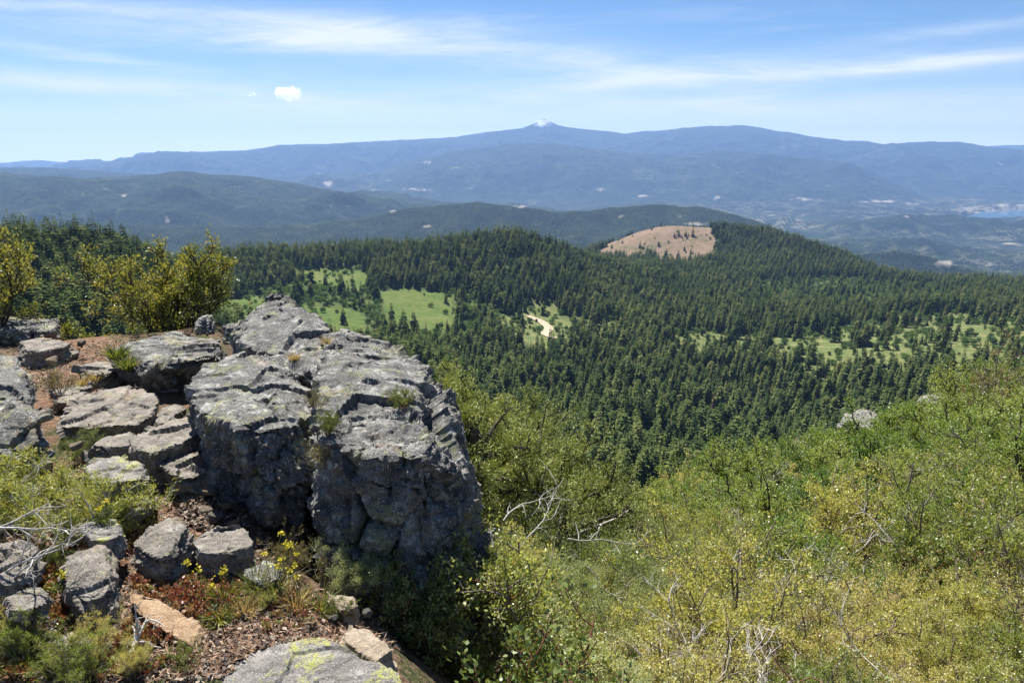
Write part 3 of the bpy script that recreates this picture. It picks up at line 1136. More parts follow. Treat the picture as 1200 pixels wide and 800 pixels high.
# the farther wooded hills, 3.6 to 8.5 km: their tree cover as one mass
x, y = [], []
for a, b, st in ((3600, 6200, 17), (6200, 8800, 24)):
    p, q2 = jitter_points(a, b, st, 37)
    x.append(p); y.append(q2)
x, y = np.concatenate(x), np.concatenate(y)
z = full_height(x, y)
r = np.hypot(x, y)
px, py = project(x, y, z)
cl = fbm2(x, y, 260, 4, 91)
k = (rgF.random(len(x)) < np.where(cl > -.12, .9, .35)) & (py < 335) & (np.interp(px, [0, 240, 380, 600, 700, 760, 840, 880, 1000, 1060, 1200], [300, 305, 300, 285, 305, 300, 285, 285, 330, 340, 340]) > py)
inm = np.zeros(len(x), bool)
for cx, cyy, sx, sy in SCARS:
    if sx:
        inm |= np.hypot((px - cx) / sx, (py - cyy) / sy) < .8
k &= ~inm
x, y, z, r = x[k], y[k], z[k], r[k]
print('far trees', len(x))
lowp = []
for me2 in CON_LOW:
    lowp.append(me2)
fs = rgF.uniform(.6, 1.15, len(x)) * (1 + .25 * sstep(r, 6000, 8000))
# low detail trees carried as real single conifers on the far hill crest
lo_roots = []
for kk, (a, b, c) in enumerate([(520, 240, 5590), (742, 241, 5590), (602, 241, 5590)]):
    p = PT(a, b, c)
    zz = float(full_height(np.array([p.x]), np.array([p.y]))[0])
    o = link('far_conifer', None, None, (p.x, p.y, zz), (0, 0, 0), 1.0)
    tag(o, 'tiny hazy conifer on the crest of the blue wooded hill behind the forest', 'conifer', 'conifers on the blue hill crest')
    link('crown', lowp[kk], o)
    lo_roots.append(o)
scatter('hill_forest', 'hazy blue green conifer forest on the hills behind the plateau', np.stack([x, y, z - .5], 1), fs, rgF.uniform(0, 6.28, len(x)), [crown_of(o) for o in lo_roots], rgF.integers(0, 3, len(x)))

# the dirt road
mr, t = new_mat('road_dirt')
n = t.noise(t.geo(), .4, 5, .6)
finish(t, t.ramp(n, [(.3, (.32, .25, .175)), (.7, (.47, .38, .28))]), .95, None, .1)
pts = [np.array((p.x, p.y)) for p in road]
dense = []
for i in range(len(pts) - 1):
    for q2 in np.linspace(0, 1, 8, endpoint=False):
        dense.append(pts[i] * (1 - q2) + pts[i + 1] * q2)
dense = np.array(dense)
for _ in range(6):
    dense[1:-1] = (dense[:-2] + dense[1:-1] * 2 + dense[2:]) / 4
tg = unit(np.gradient(dense, axis=0))
nrm = np.stack([-tg[:, 1], tg[:, 0]], 1)
wd = (4.6 + 1.6 * np.sin(np.linspace(0, 3.1, len(dense))))[:, None]
rowsv = [dense + nrm * wd * s for s in (-1, -.5, 0, .5, 1)]
co = []
for rv in rowsv:
    co.append(np.stack([rv[:, 0], rv[:, 1], height(rv[:, 0], rv[:, 1]) + 1.0], 1))
n = len(dense)
co = np.stack(co, 1).reshape(-1, 3)
i = np.arange(n * 5).reshape(n, 5)
f = np.stack([i[:-1, :-1], i[1:, :-1], i[1:, 1:], i[:-1, 1:]], -1).reshape(-1, 4)
tag(link('dirt_road', mesh_np('dirt_road', co, f, mr, True)), 'pale dirt road curving through the clearing', kind='structure')


# ---------------------------------------------------------------- rock
def mat_rock(name, dark, mid, pale, lich=.5, yellow=.3, rust=.2, scale=1.0, black=.5):
    m, t = new_mat(name)
    p = t.objpos()
    warp = t.node('ShaderNodeVectorMath', operation='ADD')
    nz = t.node('ShaderNodeTexNoise')
    t.put(nz.inputs['Vector'], p)
    nz.inputs['Scale'].default_value = 9
    sc3 = t.node('ShaderNodeVectorMath', operation='SCALE')
    t.nt.links.new(nz.outputs['Color'], sc3.inputs[0])
    sc3.inputs['Scale'].default_value = .09
    t.put(warp.inputs[0], p)
    t.nt.links.new(sc3.outputs[0], warp.inputs[1])
    q = E(t, warp.outputs[0])
    n0 = t.noise(p, 2.2 * scale, 5, .6)
    n1 = t.noise(q, 9 * scale, 7, .66)
    n2 = t.noise(q, 38 * scale, 6, .7)
    n3 = t.noise(p, 150 * scale, 4, .75)
    c = t.ramp(n1 * .55 + n2 * .45, [(.34, dark), (.5, mid), (.66, pale)])
    # grey crust lichen: blotches with ragged rims
    v = t.voronoi(q, 26 * scale, 'F1')
    blot = t.step(v + n3 * .35, .62, .42) * t.step(n1, .46, .56)
    c = t.mix(blot * lich, c, t.ramp(n3, [(.3, (.30, .30, .28)), (.7, (.60, .60, .56))]))
    v2 = t.voronoi(q, 60 * scale, 'F1')
    c = t.mix(t.step(v2 + n3 * .4, .50, .36) * t.step(n0, .44, .56) * lich, c, (.52, .52, .49))
    # black crust
    c = t.mix(t.step(n2 * .6 + n3 * .4, .52, .60) * t.step(n1, .58, .44) * black, c, (.022, .022, .024))
    v3 = t.voronoi(q, 130 * scale, 'F1')
    c = t.mix(t.step(v3 + n2 * .5, .54, .44) * .75, c, (.035, .035, .034))
    v4 = t.voronoi(p, 95 * scale, 'F1')
    c = t.mix(t.step(v4 + n2 * .45, .46, .38) * .7, c, (.50, .50, .47))
    # yellow green map lichen
    ym = t.step(t.noise(q, 5.5 * scale, 4, .7) * .8 + n2 * .2 + (.035 if yellow > .8 else 0), .53, .60) * t.step(n2 * .4 + n3 * .6, .45, .54)
    c = t.mix(ym * yellow, c, t.ramp(n3, [(.3, (.24, .26, .06)), (.7, (.46, .47, .15))]))
    # iron stain
    c = t.mix(t.step(t.noise(q, 3.1 * scale, 5, .65), .57, .68) * rust, c, t.ramp(n2, [(.3, (.20, .11, .06)), (.7, (.42, .29, .18))]))
    b = t.bump(n1 * .55 + n2 * .45, .75, .035)
    b2 = t.bump(n3 * .6 + n2 * .4, .65, .010, b)
    finish(t, c, .88, b2, .22)
    return m


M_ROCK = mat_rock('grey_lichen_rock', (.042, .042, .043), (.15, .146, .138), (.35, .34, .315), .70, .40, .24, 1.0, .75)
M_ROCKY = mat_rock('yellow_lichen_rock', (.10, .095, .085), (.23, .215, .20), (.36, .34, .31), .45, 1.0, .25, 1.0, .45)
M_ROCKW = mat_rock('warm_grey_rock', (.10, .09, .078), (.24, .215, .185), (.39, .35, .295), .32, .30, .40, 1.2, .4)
M_TAN = mat_rock('tan_split_rock', (.24, .15, .085), (.40, .265, .155), (.52, .38, .25), .05, .03, .3, 1.6, .05)
M_PALE = mat_rock('pale_split_rock', (.28, .22, .155), (.43, .35, .26), (.56, .48, .37), .08, .08, .3, 1.6, .05)


def hull_remesh(pts, voxel):
    bm = bmesh.new()
    for p in pts:
        bm.verts.new(p)
    r = bmesh.ops.convex_hull(bm, input=bm.verts)
    bad = {g for k in ('geom_interior', 'geom_unused') for g in r[k] if isinstance(g, bmesh.types.BMVert)}
    bmesh.ops.delete(bm, geom=list(bad), context='VERTS')
    me = bpy.data.meshes.new('hull')
    bm.to_mesh(me)
    bm.free()
    o = bpy.data.objects.new('hull', me)
    COL.objects.link(o)
    md = o.modifiers.new('r', 'REMESH')
    md.mode = 'VOXEL'
    md.voxel_size = voxel
    dg = bpy.context.evaluated_depsgraph_get()
    m2 = bpy.data.meshes.new_from_object(o.evaluated_get(dg))
    bpy.data.objects.remove(o)
    bpy.data.meshes.remove(me)
    return m2


ROCKS = []


def rock(name, pts, mat, label, voxel=.016, seed=0, chunk=.42, step=.09, crack=.05, rough=.05, strata=(0.25, -.35, 1.0), cat='rock', group=None, flat=.45, fine=1.0, nchip=12, chip=.85, bed=.22):
    """a split, weathered block: hull of traced corners, broken into ledges, cracked and pitted"""
    pts = [Vector(p) for p in pts]
    c0 = sum(pts, Vector()) / len(pts)
    me = hull_remesh([p - c0 for p in pts], voxel)
    n = len(me.vertices)
    co = np.empty(n * 3, np.float32)
    me.vertices.foreach_get('co', co)
    co = co.reshape(-1, 3).astype(float)
    no = np.empty(n * 3, np.float32)
    me.vertices.foreach_get('normal', no)
    no = no.reshape(-1, 3).astype(float)
    # knock flat faces off the corners
    rg = np.random.default_rng(seed)
    dim = co.max(0) - co.min(0)
    for k in range(nchip):
        nn = rg.normal(size=3) * [1, 1, .5]
        nn /= np.linalg.norm(nn)
        nn[2] = np.clip(nn[2], -.6, .45)
        nn /= np.linalg.norm(nn)
        pr = co @ nn
        hi, lo = pr.max(), np.percentile(pr, 50)
        lim = hi - (hi - lo) * rg.uniform(.10, .30) * chip
        co = co - np.maximum(pr - lim, 0)[:, None] * nn * (1 - .0)
    me.vertices.foreach_set('co', co.astype(np.float32).ravel())
    me.update()
    me.vertices.foreach_get('normal', no32 := np.empty(n * 3, np.float32))
    no = no32.reshape(-1, 3).astype(float)
    s = np.array(strata) / np.linalg.norm(strata)
    a = np.cross(s, [1, 0, .2]); a /= np.linalg.norm(a)
    b = np.cross(s, a)
    q = np.stack([co @ a, co @ b, (co @ s) / flat], 1)
    q = q + .05 * chunk * np.stack([vnoise(co / (chunk * .35), seed + k) for k in (60, 61, 62)], 1)
    f1, f2, rid, vec = worley(q / chunk, seed)
    ca = np.stack([rid, (rid * 7.31) % 1, (rid * 13.7) % 1], 1) - .5
    d = (rid - .6) * step + (ca * vec).sum(1) * step * 1.3
    edge = f2 - f1
    gate = sstep(fbm(co / (chunk * 1.2), 2, seed + 40), -.05, .2)
    d -= crack * (1 - sstep(edge, 0, .045)) * gate
    g1, g2, rid, vec = worley(q / (chunk * .34) + 5.3, seed + 9)
    ca = np.stack([rid, (rid * 7.31) % 1, (rid * 13.7) % 1], 1) - .5
    d += ((rid - .5) * step * .30 + (ca * vec).sum(1) * step * .55) * fine
    d -= crack * .35 * (1 - sstep(g2 - g1, 0, .06)) * sstep(fbm(co / chunk, 2, seed + 41), .0, .25)
    g1, g2, rid, vec = worley(q / (chunk * .12) + 2.3, seed + 19)
    ca = np.stack([rid, (rid * 7.31) % 1, (rid * 13.7) % 1], 1) - .5
    d += ((rid - .5) * step * .10 + (ca * vec).sum(1) * step * .28) * fine
    d += rough * (.35 * fbm(co / (chunk * .9), 3, seed + 20, .5) + .40 * fbm(co / .11, 5, seed + 30, .62, True) * fine + .2 * fbm(co / .035, 3, seed + 35, .7) * fine)
    # bedding: thin shelves along the strata
    lay = (co @ s) / (chunk * .20) + .8 * fbm(co / (chunk * 1.4), 3, seed + 50)
    fr = lay - np.floor(lay)
    side = (1 - np.abs(no @ s)) ** .7
    d += side * step * bed * (h3(np.floor(lay), lay * 0, lay * 0, seed) - .5 - .6 * sstep(fr, .90, 1.0))
    calm = sstep(no[:, 2], .55, .85)
    d = np.where(d > 0, d * (1 - .75 * calm), d * (1 - .45 * calm))
    co = co + no * d[:, None]
    me.vertices.foreach_set('co', co.astype(np.float32).ravel())
    me.polygons.foreach_set('use_smooth', np.ones(len(me.polygons), bool))
    me.set_sharp_from_angle(angle=R(24))
    me.materials.clear()
    me.materials.append(mat)
    me.update()
    me.name = name
    o = link(name, me, None, c0)
    tag(o, label, cat, group)
    ROCKS.append(o)
    return o


def PF(px, py, yd):
    """the world point seen at a photo pixel, 'yd' metres straight ahead"""
    a, b, c = pdir(px, py)
    return Vector((a * yd / b, yd, EYE + c * yd / b))


def P3(L):
    return [PF(*p) for p in L]


def slab_pts(top, down, shrink=-.05, back=0.0):
    """traced top outline plus the same outline lowered by 'down'"""
    T = P3(top)
    c = sum(T, Vector()) / len(T)
    return T + [c + (p - c) * (1 + shrink) + Vector((0, back, -down)) for p in T]


def low(px, py, r, dz):
    p = PF(px, py, r)
    return Vector((p.x, p.y, p.z - dz))


# the big outcrop: three great blocks split by crevices
main = P3([(374, 377, 4.75), (405, 375, 4.75), (428, 388, 4.6), (455, 402, 4.45), (487, 430, 4.2), (507, 466, 3.95), (528, 514, 3.65), (549, 562, 3.42), (563, 612, 3.24), (569, 644, 3.16),
           (396, 412, 4.0), (380, 448, 3.5), (376, 500, 3.08), (436, 505, 2.98), (500, 512, 3.02), (535, 560, 2.98),
           (545, 690, 2.92), (455, 702, 2.84), (395, 690, 2.86), (370, 645, 3.0)])
main += [Vector((p.x, p.y + .15, p.z - 1.1)) for p in P3([(574, 644, 3.2), (530, 690, 2.9), (400, 690, 2.85), (487, 430, 4.3), (400, 376, 4.9)])]
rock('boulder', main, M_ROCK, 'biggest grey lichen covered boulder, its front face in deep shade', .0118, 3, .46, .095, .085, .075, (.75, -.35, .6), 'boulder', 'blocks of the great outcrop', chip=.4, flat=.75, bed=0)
left = P3([(218, 453, 3.75), (250, 425, 4.05), (284, 406, 4.3), (335, 424, 4.2), (360, 457, 3.88), (371, 480, 3.62), (352, 496, 3.28), (318, 508, 3.18), (272, 503, 3.24), (236, 482, 3.45),
           (240, 545, 3.42), (262, 590, 3.30), (300, 632, 3.16), (345, 645, 3.08), (368, 600, 3.14), (366, 545, 3.2)])
left += [Vector((p.x, p.y + .1, p.z - .7)) for p in P3([(250, 560, 3.4), (300, 632, 3.1), (366, 600, 3.15), (340, 424, 4.3), (284, 406, 4.4)])]
rock('boulder', left, M_ROCK, 'broad flat topped grey boulder with yellow lichen ledges left of the biggest one', .0118, 11, .36, .08, .065, .055, (.6, -.45, .65), 'boulder', 'blocks of the great outcrop', chip=.4, flat=.7, bed=0)
top = P3([(303, 349, 5.2), (318, 345, 5.2), (336, 349, 5.15), (349, 364, 5.0), (376, 371, 4.85), (394, 398, 4.45), (398, 420, 4.22), (388, 444, 4.02), (360, 447, 4.05), (330, 425, 4.25), (284, 402, 4.5), (268, 386, 4.9), (292, 365, 5.1)])
top += [Vector((p.x, p.y + .1, p.z - .8)) for p in P3([(300, 352, 5.3), (388, 444, 4.2), (345, 447, 4.1), (284, 402, 4.55), (376, 371, 5.0)])]
rock('boulder', top, M_ROCK, 'pale grey boulder with a knob on top at the back of the outcrop', .0145, 23, .36, .085, .05, .05, (.6, -.35, .8), 'boulder', 'blocks of the great outcrop', chip=.3, flat=.7, bed=.05)
knob = P3([(300, 372, 5.25), (302, 352, 5.25), (318, 343, 5.25), (338, 346, 5.2), (350, 362, 5.1), (352, 376, 5.0), (325, 380, 5.0)])
rock('rock', [p + Vector((0, .0, .0)) for p in knob] + [p + Vector((0, .2, -.15)) for p in knob], M_ROCK, 'small cracked pale knob of rock capping the outcrop', .012, 29, .2, .06, .03, .03)

# slabs and blocks left of it
rock('rock', P3([(134, 398, 5.2), (155, 390, 5.45), (190, 388, 5.6), (228, 395, 5.5), (272, 404, 5.1), (277, 412, 4.8), (246, 430, 4.5), (222, 440, 4.4), (140, 412, 4.85)]) + P3([(142, 428, 4.75), (170, 447, 4.55), (214, 459, 4.4), (245, 446, 4.5)]) +
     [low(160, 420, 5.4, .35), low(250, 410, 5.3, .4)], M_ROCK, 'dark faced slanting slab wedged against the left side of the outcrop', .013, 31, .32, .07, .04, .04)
rock('rock', slab_pts([(106, 452, 4.35), (161, 443, 4.45), (186, 470, 4.05), (172, 490, 3.82), (150, 505, 3.68), (98, 510, 3.66), (68, 497, 3.80), (84, 474, 4.05)], .17, -.05), M_ROCKW, 'wide flat grey slab lying level in front of the reddish needle litter', .011, 37, .30, .045, .03, .03)
rock('rock', slab_pts([(136, 518, 3.52), (170, 508, 3.66), (203, 488, 3.9), (226, 484, 3.92), (241, 502, 3.62), (216, 516, 3.5), (186, 534, 3.36)], .2, -.05), M_ROCKW, 'tilted grey slab with a pale corner below the wide flat slab', .010, 41, .24, .05, .03, .03)
rock('rock', slab_pts([(172, 492, 3.9), (200, 470, 4.15), (213, 478, 4.05), (190, 498, 3.82)], .12, -.05), M_ROCKW, 'small wedge of rock between the flat slab and the outcrop', .010, 43, .18, .04, .02, .02)
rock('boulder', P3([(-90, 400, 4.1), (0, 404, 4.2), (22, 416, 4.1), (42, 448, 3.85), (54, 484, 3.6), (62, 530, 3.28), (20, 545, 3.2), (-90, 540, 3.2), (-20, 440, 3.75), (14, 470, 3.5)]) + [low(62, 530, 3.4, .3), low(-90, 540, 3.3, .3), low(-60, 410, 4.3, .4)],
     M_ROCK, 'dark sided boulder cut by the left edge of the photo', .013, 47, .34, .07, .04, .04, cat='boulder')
rock('rock', slab_pts([(96, 536, 3.26), (140, 533, 3.30), (170, 545, 3.15), (183, 560, 3.02), (156, 572, 2.94), (104, 566, 2.98)], .2, -.05), M_ROCKY, 'yellow green lichen rock between the feathery juniper and the debris slope', .010, 53, .26, .05, .03, .03)
rock('rock', slab_pts([(149, 640, 2.70), (176, 615, 2.82), (204, 600, 2.90), (223, 622, 2.76), (202, 644, 2.66), (182, 660, 2.60), (156, 660, 2.62)], .17, -.05), M_ROCKW, 'blocky grey rock with a sunlit top beside the reddish stonecrop', .0095, 59, .24, .05, .03, .025)
rock('rock', slab_pts([(74, 641, 2.60), (126, 641, 2.62), (134, 664, 2.50), (139, 692, 2.38), (134, 714, 2.30), (92, 720, 2.28), (80, 690, 2.40)], .16, -.05), M_ROCKW, 'flat grey paving like rock with a straight right edge among stonecrop', .0095, 61, .26, .04, .03, .025)
rock('rock', slab_pts([(218, 628, 2.78), (246, 618, 2.84), (274, 606, 2.92), (298, 618, 2.86), (306, 640, 2.74), (268, 650, 2.66), (232, 646, 2.67)], .28, -.05), M_ROCKW, 'square shaded block below the debris slope with a few pale chips on it', .010, 67, .22, .05, .03, .03)
rock('rock', P3([(140, 684, 2.53), (152, 687, 2.52), (186, 699, 2.48), (212, 714, 2.42), (232, 728, 2.36), (249, 746, 2.29), (241, 764, 2.22), (205, 746, 2.28), (176, 730, 2.33), (148, 708, 2.42)]) +
     [p + Vector((.0, .012, -.035)) for p in P3([(141, 686, 2.53), (186, 701, 2.48), (249, 747, 2.29), (241, 765, 2.22), (176, 731, 2.33), (149, 709, 2.42)])],
     M_TAN, 'long tan splinter of split rock lying in the stonecrop', .006, 71, .25, .012, .004, .008, cat='rock', flat=.3)
rock('rock', slab_pts([(232, 800, 2.10), (262, 766, 2.26), (300, 745, 2.34), (345, 738, 2.36), (390, 748, 2.31), (432, 762, 2.24), (480, 790, 2.12), (500, 850, 1.94), (380, 880, 1.86), (230, 860, 1.92)], .16, -.05), M_ROCKY, 'wide bottom edge rock splashed with bright yellow green lichen', .0085, 73, .34, .035, .02, .022)
rock('rock', slab_pts([(398, 748, 2.36), (412, 731, 2.44), (440, 736, 2.42), (468, 772, 2.26), (452, 782, 2.22)], .14, -.05), M_PALE, 'pale tan angular rock behind the bright lichen rock', .007, 79, .2, .022, .01, .012)
rock('rock', slab_pts([(376, 700, 2.64), (385, 690, 2.68), (412, 699, 2.64), (426, 712, 2.58), (404, 716, 2.56)], .08, -.05), M_PALE, 'small pale wedge rock at the foot of the biggest boulder', .006, 83, .14, .018, .008, .01)
rock('rock', slab_pts([(264, 694, 2.62), (290, 691, 2.64), (310, 697, 2.60), (306, 710, 2.54), (272, 712, 2.54)], .07, -.05), M_PALE, 'flat pale rock in the shadow under the square block', .006, 89, .16, .016, .008, .01)
rock('rock', slab_pts([(-60, 372, 6.6), (40, 369, 6.9), (72, 376, 6.7), (60, 388, 6.3), (10, 392, 6.1), (-60, 396, 6.0)], .22, -.1), M_ROCK, 'grey ledge along the skyline at far left under the leafy branches', .018, 97, .3, .08, .05, .05)
rock('rock', slab_pts([(-20, 640, 2.5), (20, 634, 2.58), (44, 650, 2.5), (40, 678, 2.38), (-10, 690, 2.33)], .15, -.05), M_ROCKW, 'half hidden grey rock behind the bleached twigs', .009, 101, .22, .04, .03, .025)
rock('rock', P3([(258, 384, 5.3), (272, 381, 5.35), (280, 386, 5.3), (276, 404, 5.2), (260, 404, 5.2)]) + [p + Vector((0, .2, 0)) for p in P3([(258, 384, 5.3), (272, 381, 5.35), (276, 404, 5.2), (260, 404, 5.2)])], M_ROCK, 'small upright stone at the crest between shrub and outcrop', .010, 103, .14, .04, .02, .02)
rock('rock', P3([(226, 392, 5.5), (230, 376, 5.6), (238, 371, 5.6), (243, 378, 5.6), (244, 394, 5.5)]) + [p + Vector((0, .15, 0)) for p in P3([(226, 392, 5.5), (238, 373, 5.6), (244, 394, 5.5)])], M_ROCK, 'dark pointed stone standing at the foot of the leafy shrub', .010, 107, .14, .04, .02, .02)
rock('rock', slab_pts([(60, 452, 4.6), (88, 446, 4.75), (112, 452, 4.6), (96, 470, 4.3), (66, 470, 4.25)], .1, -.05), M_ROCKW, 'dark rock under the overhanging edge of the needle litter', .010, 109, .2, .05, .03, .03)
rock('rock', slab_pts([(150, 500, 3.75), (165, 520, 3.5), (120, 525, 3.45), (96, 518, 3.52)], .1, -.05), M_ROCKW, 'narrow shaded rock beneath the front edge of the flat slab', .010, 113, .2, .04, .02, .02)
for k, (L, dn, mt, lab) in enumerate([
        ([(182, 540, 3.40), (206, 531, 3.50), (232, 530, 3.52), (246, 548, 3.38), (228, 558, 3.30), (198, 560, 3.26)], .14, M_ROCKW, 'brownish slab bridging the tilted slab and the debris slope'),
        ([(20, 399, 5.5), (60, 393, 5.7), (84, 402, 5.5), (60, 413, 5.2), (26, 413, 5.2)], .2, M_ROCKW, 'grey slab half sunk in the needle litter near the left edge'),
        ([(92, 428, 4.9), (126, 423, 5.0), (140, 437, 4.75), (110, 446, 4.6)], .14, M_ROCKW, 'tilted grey slab on the needle litter behind the wide flat slab'),
        ([(284, 664, 2.68), (312, 655, 2.74), (332, 672, 2.64), (300, 684, 2.56)], .12, M_ROCK, 'dark rock in shade right of the square block'),
        ([(92, 614, 2.74), (132, 606, 2.80), (150, 626, 2.68), (110, 636, 2.62)], .10, M_ROCKY, 'lichen flecked rock under the feathery juniper spray'),
        ([(228, 548, 3.43), (262, 540, 3.48), (268, 560, 3.36), (236, 566, 3.33)], .12, M_ROCKW, 'angular brown rock at the top of the debris slope'),
        ([(4, 692, 2.34), (44, 684, 2.38), (60, 706, 2.28), (22, 718, 2.23)], .09, M_ROCKW, 'grey rock under the bleached curved twigs'),
        ([(60, 737, 2.27), (100, 731, 2.28), (114, 748, 2.19), (72, 757, 2.15)], .06, M_ROCKW, 'flattish rock low among stonecrop near the bottom left corner'),
        ([(252, 455, 4.0), (262, 470, 3.9), (236, 500, 3.62), (222, 486, 3.75)], .10, M_ROCK, 'narrow dark rock jammed under the left edge of the flat topped boulder')]):
    rock('rock', slab_pts(L, dn, -.04), mt, lab, .0095, 140 + k, .2, .045, .025, .025)
# far outcrops on the rim of the slope
for k, (L, lab) in enumerate([([(992, 476, 33), (1000, 462, 33.6), (1018, 453, 34.3), (1034, 457, 34), (1040, 476, 33)], 'grey rock outcrop poking from the scrub on the right hand slope'),
                              ([(1078, 460, 39), (1088, 446, 39.5), (1104, 437, 40), (1120, 437, 40), (1120, 450, 39.5), (1090, 464, 39)], 'pale rock outcrop under the crest of the bright green scrub')]):
    A = [PT(*p) - Vector((0, 0, 1.0)) for p in L]
    rock('rock_outcrop', A + [p + Vector((.4, 1.4, -.4)) for p in A] + [p + Vector((0, 0, -4)) for p in A[:1] + A[-1:]], M_ROCK, lab, .07, 120 + k, 1.2, .22, .12, .12, cat='outcrop')

# loose stones, each a thing
STONES = [(241, 597, 3.18, .05), (252, 603, 3.12, .06), (266, 590, 3.2, .05), (258, 617, 3.05, .045), (272, 611, 3.06, .05), (247, 572, 3.3, .05), (282, 632, 2.95, .04), (232, 580, 3.3, .045), (219, 556, 3.4, .04),
          (296, 706, 2.55, .03), (352, 706, 2.6, .03), (340, 720, 2.5, .035), (366, 728, 2.46, .04), (390, 722, 2.5, .03), (312, 728, 2.47, .03), (330, 700, 2.62, .025), (285, 735, 2.42, .03), (262, 738, 2.4, .035),
          (180, 765, 2.26, .03), (205, 770, 2.25, .025), (120, 752, 2.32, .03), (160, 720, 2.42, .03), (60, 760, 2.28, .035), (90, 740, 2.36, .03), (110, 430, 4.9, .06), (58, 420, 5.0, .07), (95, 400, 5.5, .06), (75, 470, 4.3, .06),
          (118, 470, 4.2, .05), (200, 545, 3.5, .05), (90, 520, 3.5, .05), (430, 716, 2.5, .035), (345, 690, 2.68, .03)]
rgS = np.random.default_rng(8)
proto = []
for k in range(5):
    v = unit(rgS.normal(size=(14, 3))) * np.array([1, .75, .5]) * rgS.uniform(.75, 1.0, (14, 1))
    o = rock('stone', [Vector(p) for p in v * 1.0], (M_PALE, M_ROCKW, M_TAN, M_ROCKW, M_PALE)[k], '', .09, 200 + k, .9, .12, .04, .06)
    ROCKS.pop()
    proto.append(o)
used = set()
for i, (a, b, c, s) in enumerate(STONES):
    k = i % 5
    p = PF(a, b, c)
    grp, lab = (('stones on the debris slope', 'loose angular stone on the brown debris slope left of the outcrop') if b > 540 and b < 640 else ('stones by the lichen rock', 'small loose stone on the ground behind the bright lichen rock') if a > 225 and b > 640 else
                ('stones in the stonecrop', 'small loose stone lying among reddish stonecrop') if b > 640 else ('stones in the litter', 'loose stone half sunk in the reddish needle litter'))
    g = ground_z(p.x, p.y)
    loc = (p.x, p.y, max(g, p.z - s * .2) if abs(p.z - g) < .25 else g)
    if k not in used:
        used.add(k)
        o = proto[k]
        o.location = loc; o.rotation_euler = (.2, .1, i); o.scale = (s,) * 3
        o['label'] = lab; o['category'] = 'stone'; o['group'] = grp
    else:
        o = dup(proto[k], loc, i * 1.7, s, lab, grp, (rgS.uniform(-.3, .3), rgS.uniform(-.3, .3)))


# what lies under a point: rock tops and soil
def make_tree():
    from mathutils.bvhtree import BVHTree
    vs, fs, b = [], [], 0
    for o in ROCKS:
        if o.name.startswith('rock_outcrop'):
            continue
        me = o.data
        co = np.empty(len(me.vertices) * 3, np.float32)
        me.vertices.foreach_get('co', co)
        vs.append(co.reshape(-1, 3) + np.array(o.location))
        nl = len(me.loops)
        li = np.empty(nl, np.int32)
        me.loops.foreach_get('vertex_index', li)
        q2 = li.reshape(-1, 4) if nl == 4 * len(me.polygons) else None
        if q2 is None:
            q2 = np.array([list(p.vertices)[:3] + [p.vertices[-1]] for p in me.polygons])
        fs.append(q2 + b)
        b += len(me.vertices)
    return BVHTree.FromPolygons(np.concatenate(vs).tolist(), np.concatenate(fs).tolist())


BVH = make_tree()


def surf(x, y):
    """height of the topmost rock or soil, and whether it is rock"""
    g = ground_z(x, y)
    h = BVH.ray_cast(Vector((x, y, 3)), Vector((0, 0, -1)))
    if h[0] is not None and h[0].z > g:
        return h[0].z, True
    return g, False


# ---------------------------------------------------------------- shrubs
M_YEL = mat_leaf('yellow_green_leaves', [(.12, (.12, .175, .04)), (.36, (.255, .30, .08)), (.62, (.44, .43, .14)), (.86, (.58, .48, .23))], .42, .3, .45, .62, (1.3, 1.3, .6), .30, patchcol=(.30, .19, .07))
M_PAL = mat_leaf('pale_green_leaves', [(.14, (.16, .22, .09)), (.45, (.31, .375, .16)), (.8, (.46, .50, .25))], .32, .15, .5, .55)
M_OAK = mat_leaf('bright_green_leaves', [(.14, (.085, .165, .03)), (.45, (.18, .265, .06)), (.8, (.33, .385, .11))], .40, .2, .5, .6, (1.25, 1.2, .55), .25, patchcol=(.2, .2, .05))
M_MAN = mat_leaf('glossy_green_leaves', [(.10, (.085, .13, .028)), (.45, (.18, .235, .06)), (.8, (.34, .36, .13)), (.96, (.44, .22, .09))], .26, .3, .4, .3)
M_OLI = mat_leaf('olive_brown_leaves', [(.10, (0.130, 0.124, 0.046)), (.5, (0.234, 0.208, 0.078)), (.9, (0.351, 0.286, 0.130))], .25, .3, .5, .3)
M_MAH = mat_leaf('olive_yellow_leaves', [(.10, (.08, .11, .026)), (.45, (.19, .215, .05)), (.8, (.36, .34, .095)), (.97, (.46, .38, .15))], .38, .25, .45, .2)
M_JUN = mat_leaf('juniper_sprays', [(.10, (.085, .13, .03)), (.45, (.20, .25, .06)), (.8, (.37, .39, .13))], .22, .2, .6, .25)
M_FEATH = mat_leaf('feathery_sprays', [(.10, (.13, .18, .035)), (.45, (.30, .34, .075)), (.8, (.46, .46, .16))], .28, .15, .6, .1)
M_STEM = mat_bark('grey_brown_stems', (.10, .08, .065), (.30, .26, .22), 22)
M_REDST = mat_bark('red_brown_stems', (.10, .035, .025), (.28, .13, .09), 22)
M_DARKST = mat_bark('dark_trunk_bark', (.035, .03, .025), (.12, .10, .085), 14)
M_SILVER = mat_bark('bleached_wood', (.30, .28, .26), (.66, .63, .58), 30)


def wig(rg, p, d, length, n, wob, up=0.0, sag=0.0):
    pts = [np.array(p, float)]
    d = np.array(d, float)
    for i in range(n):
        d = d + rg.normal(0, wob, 3) + [0, 0, up - sag * i / n]
        d = d / np.linalg.norm(d)
        pts.append(pts[-1] + d * length / n)
    return np.array(pts), d


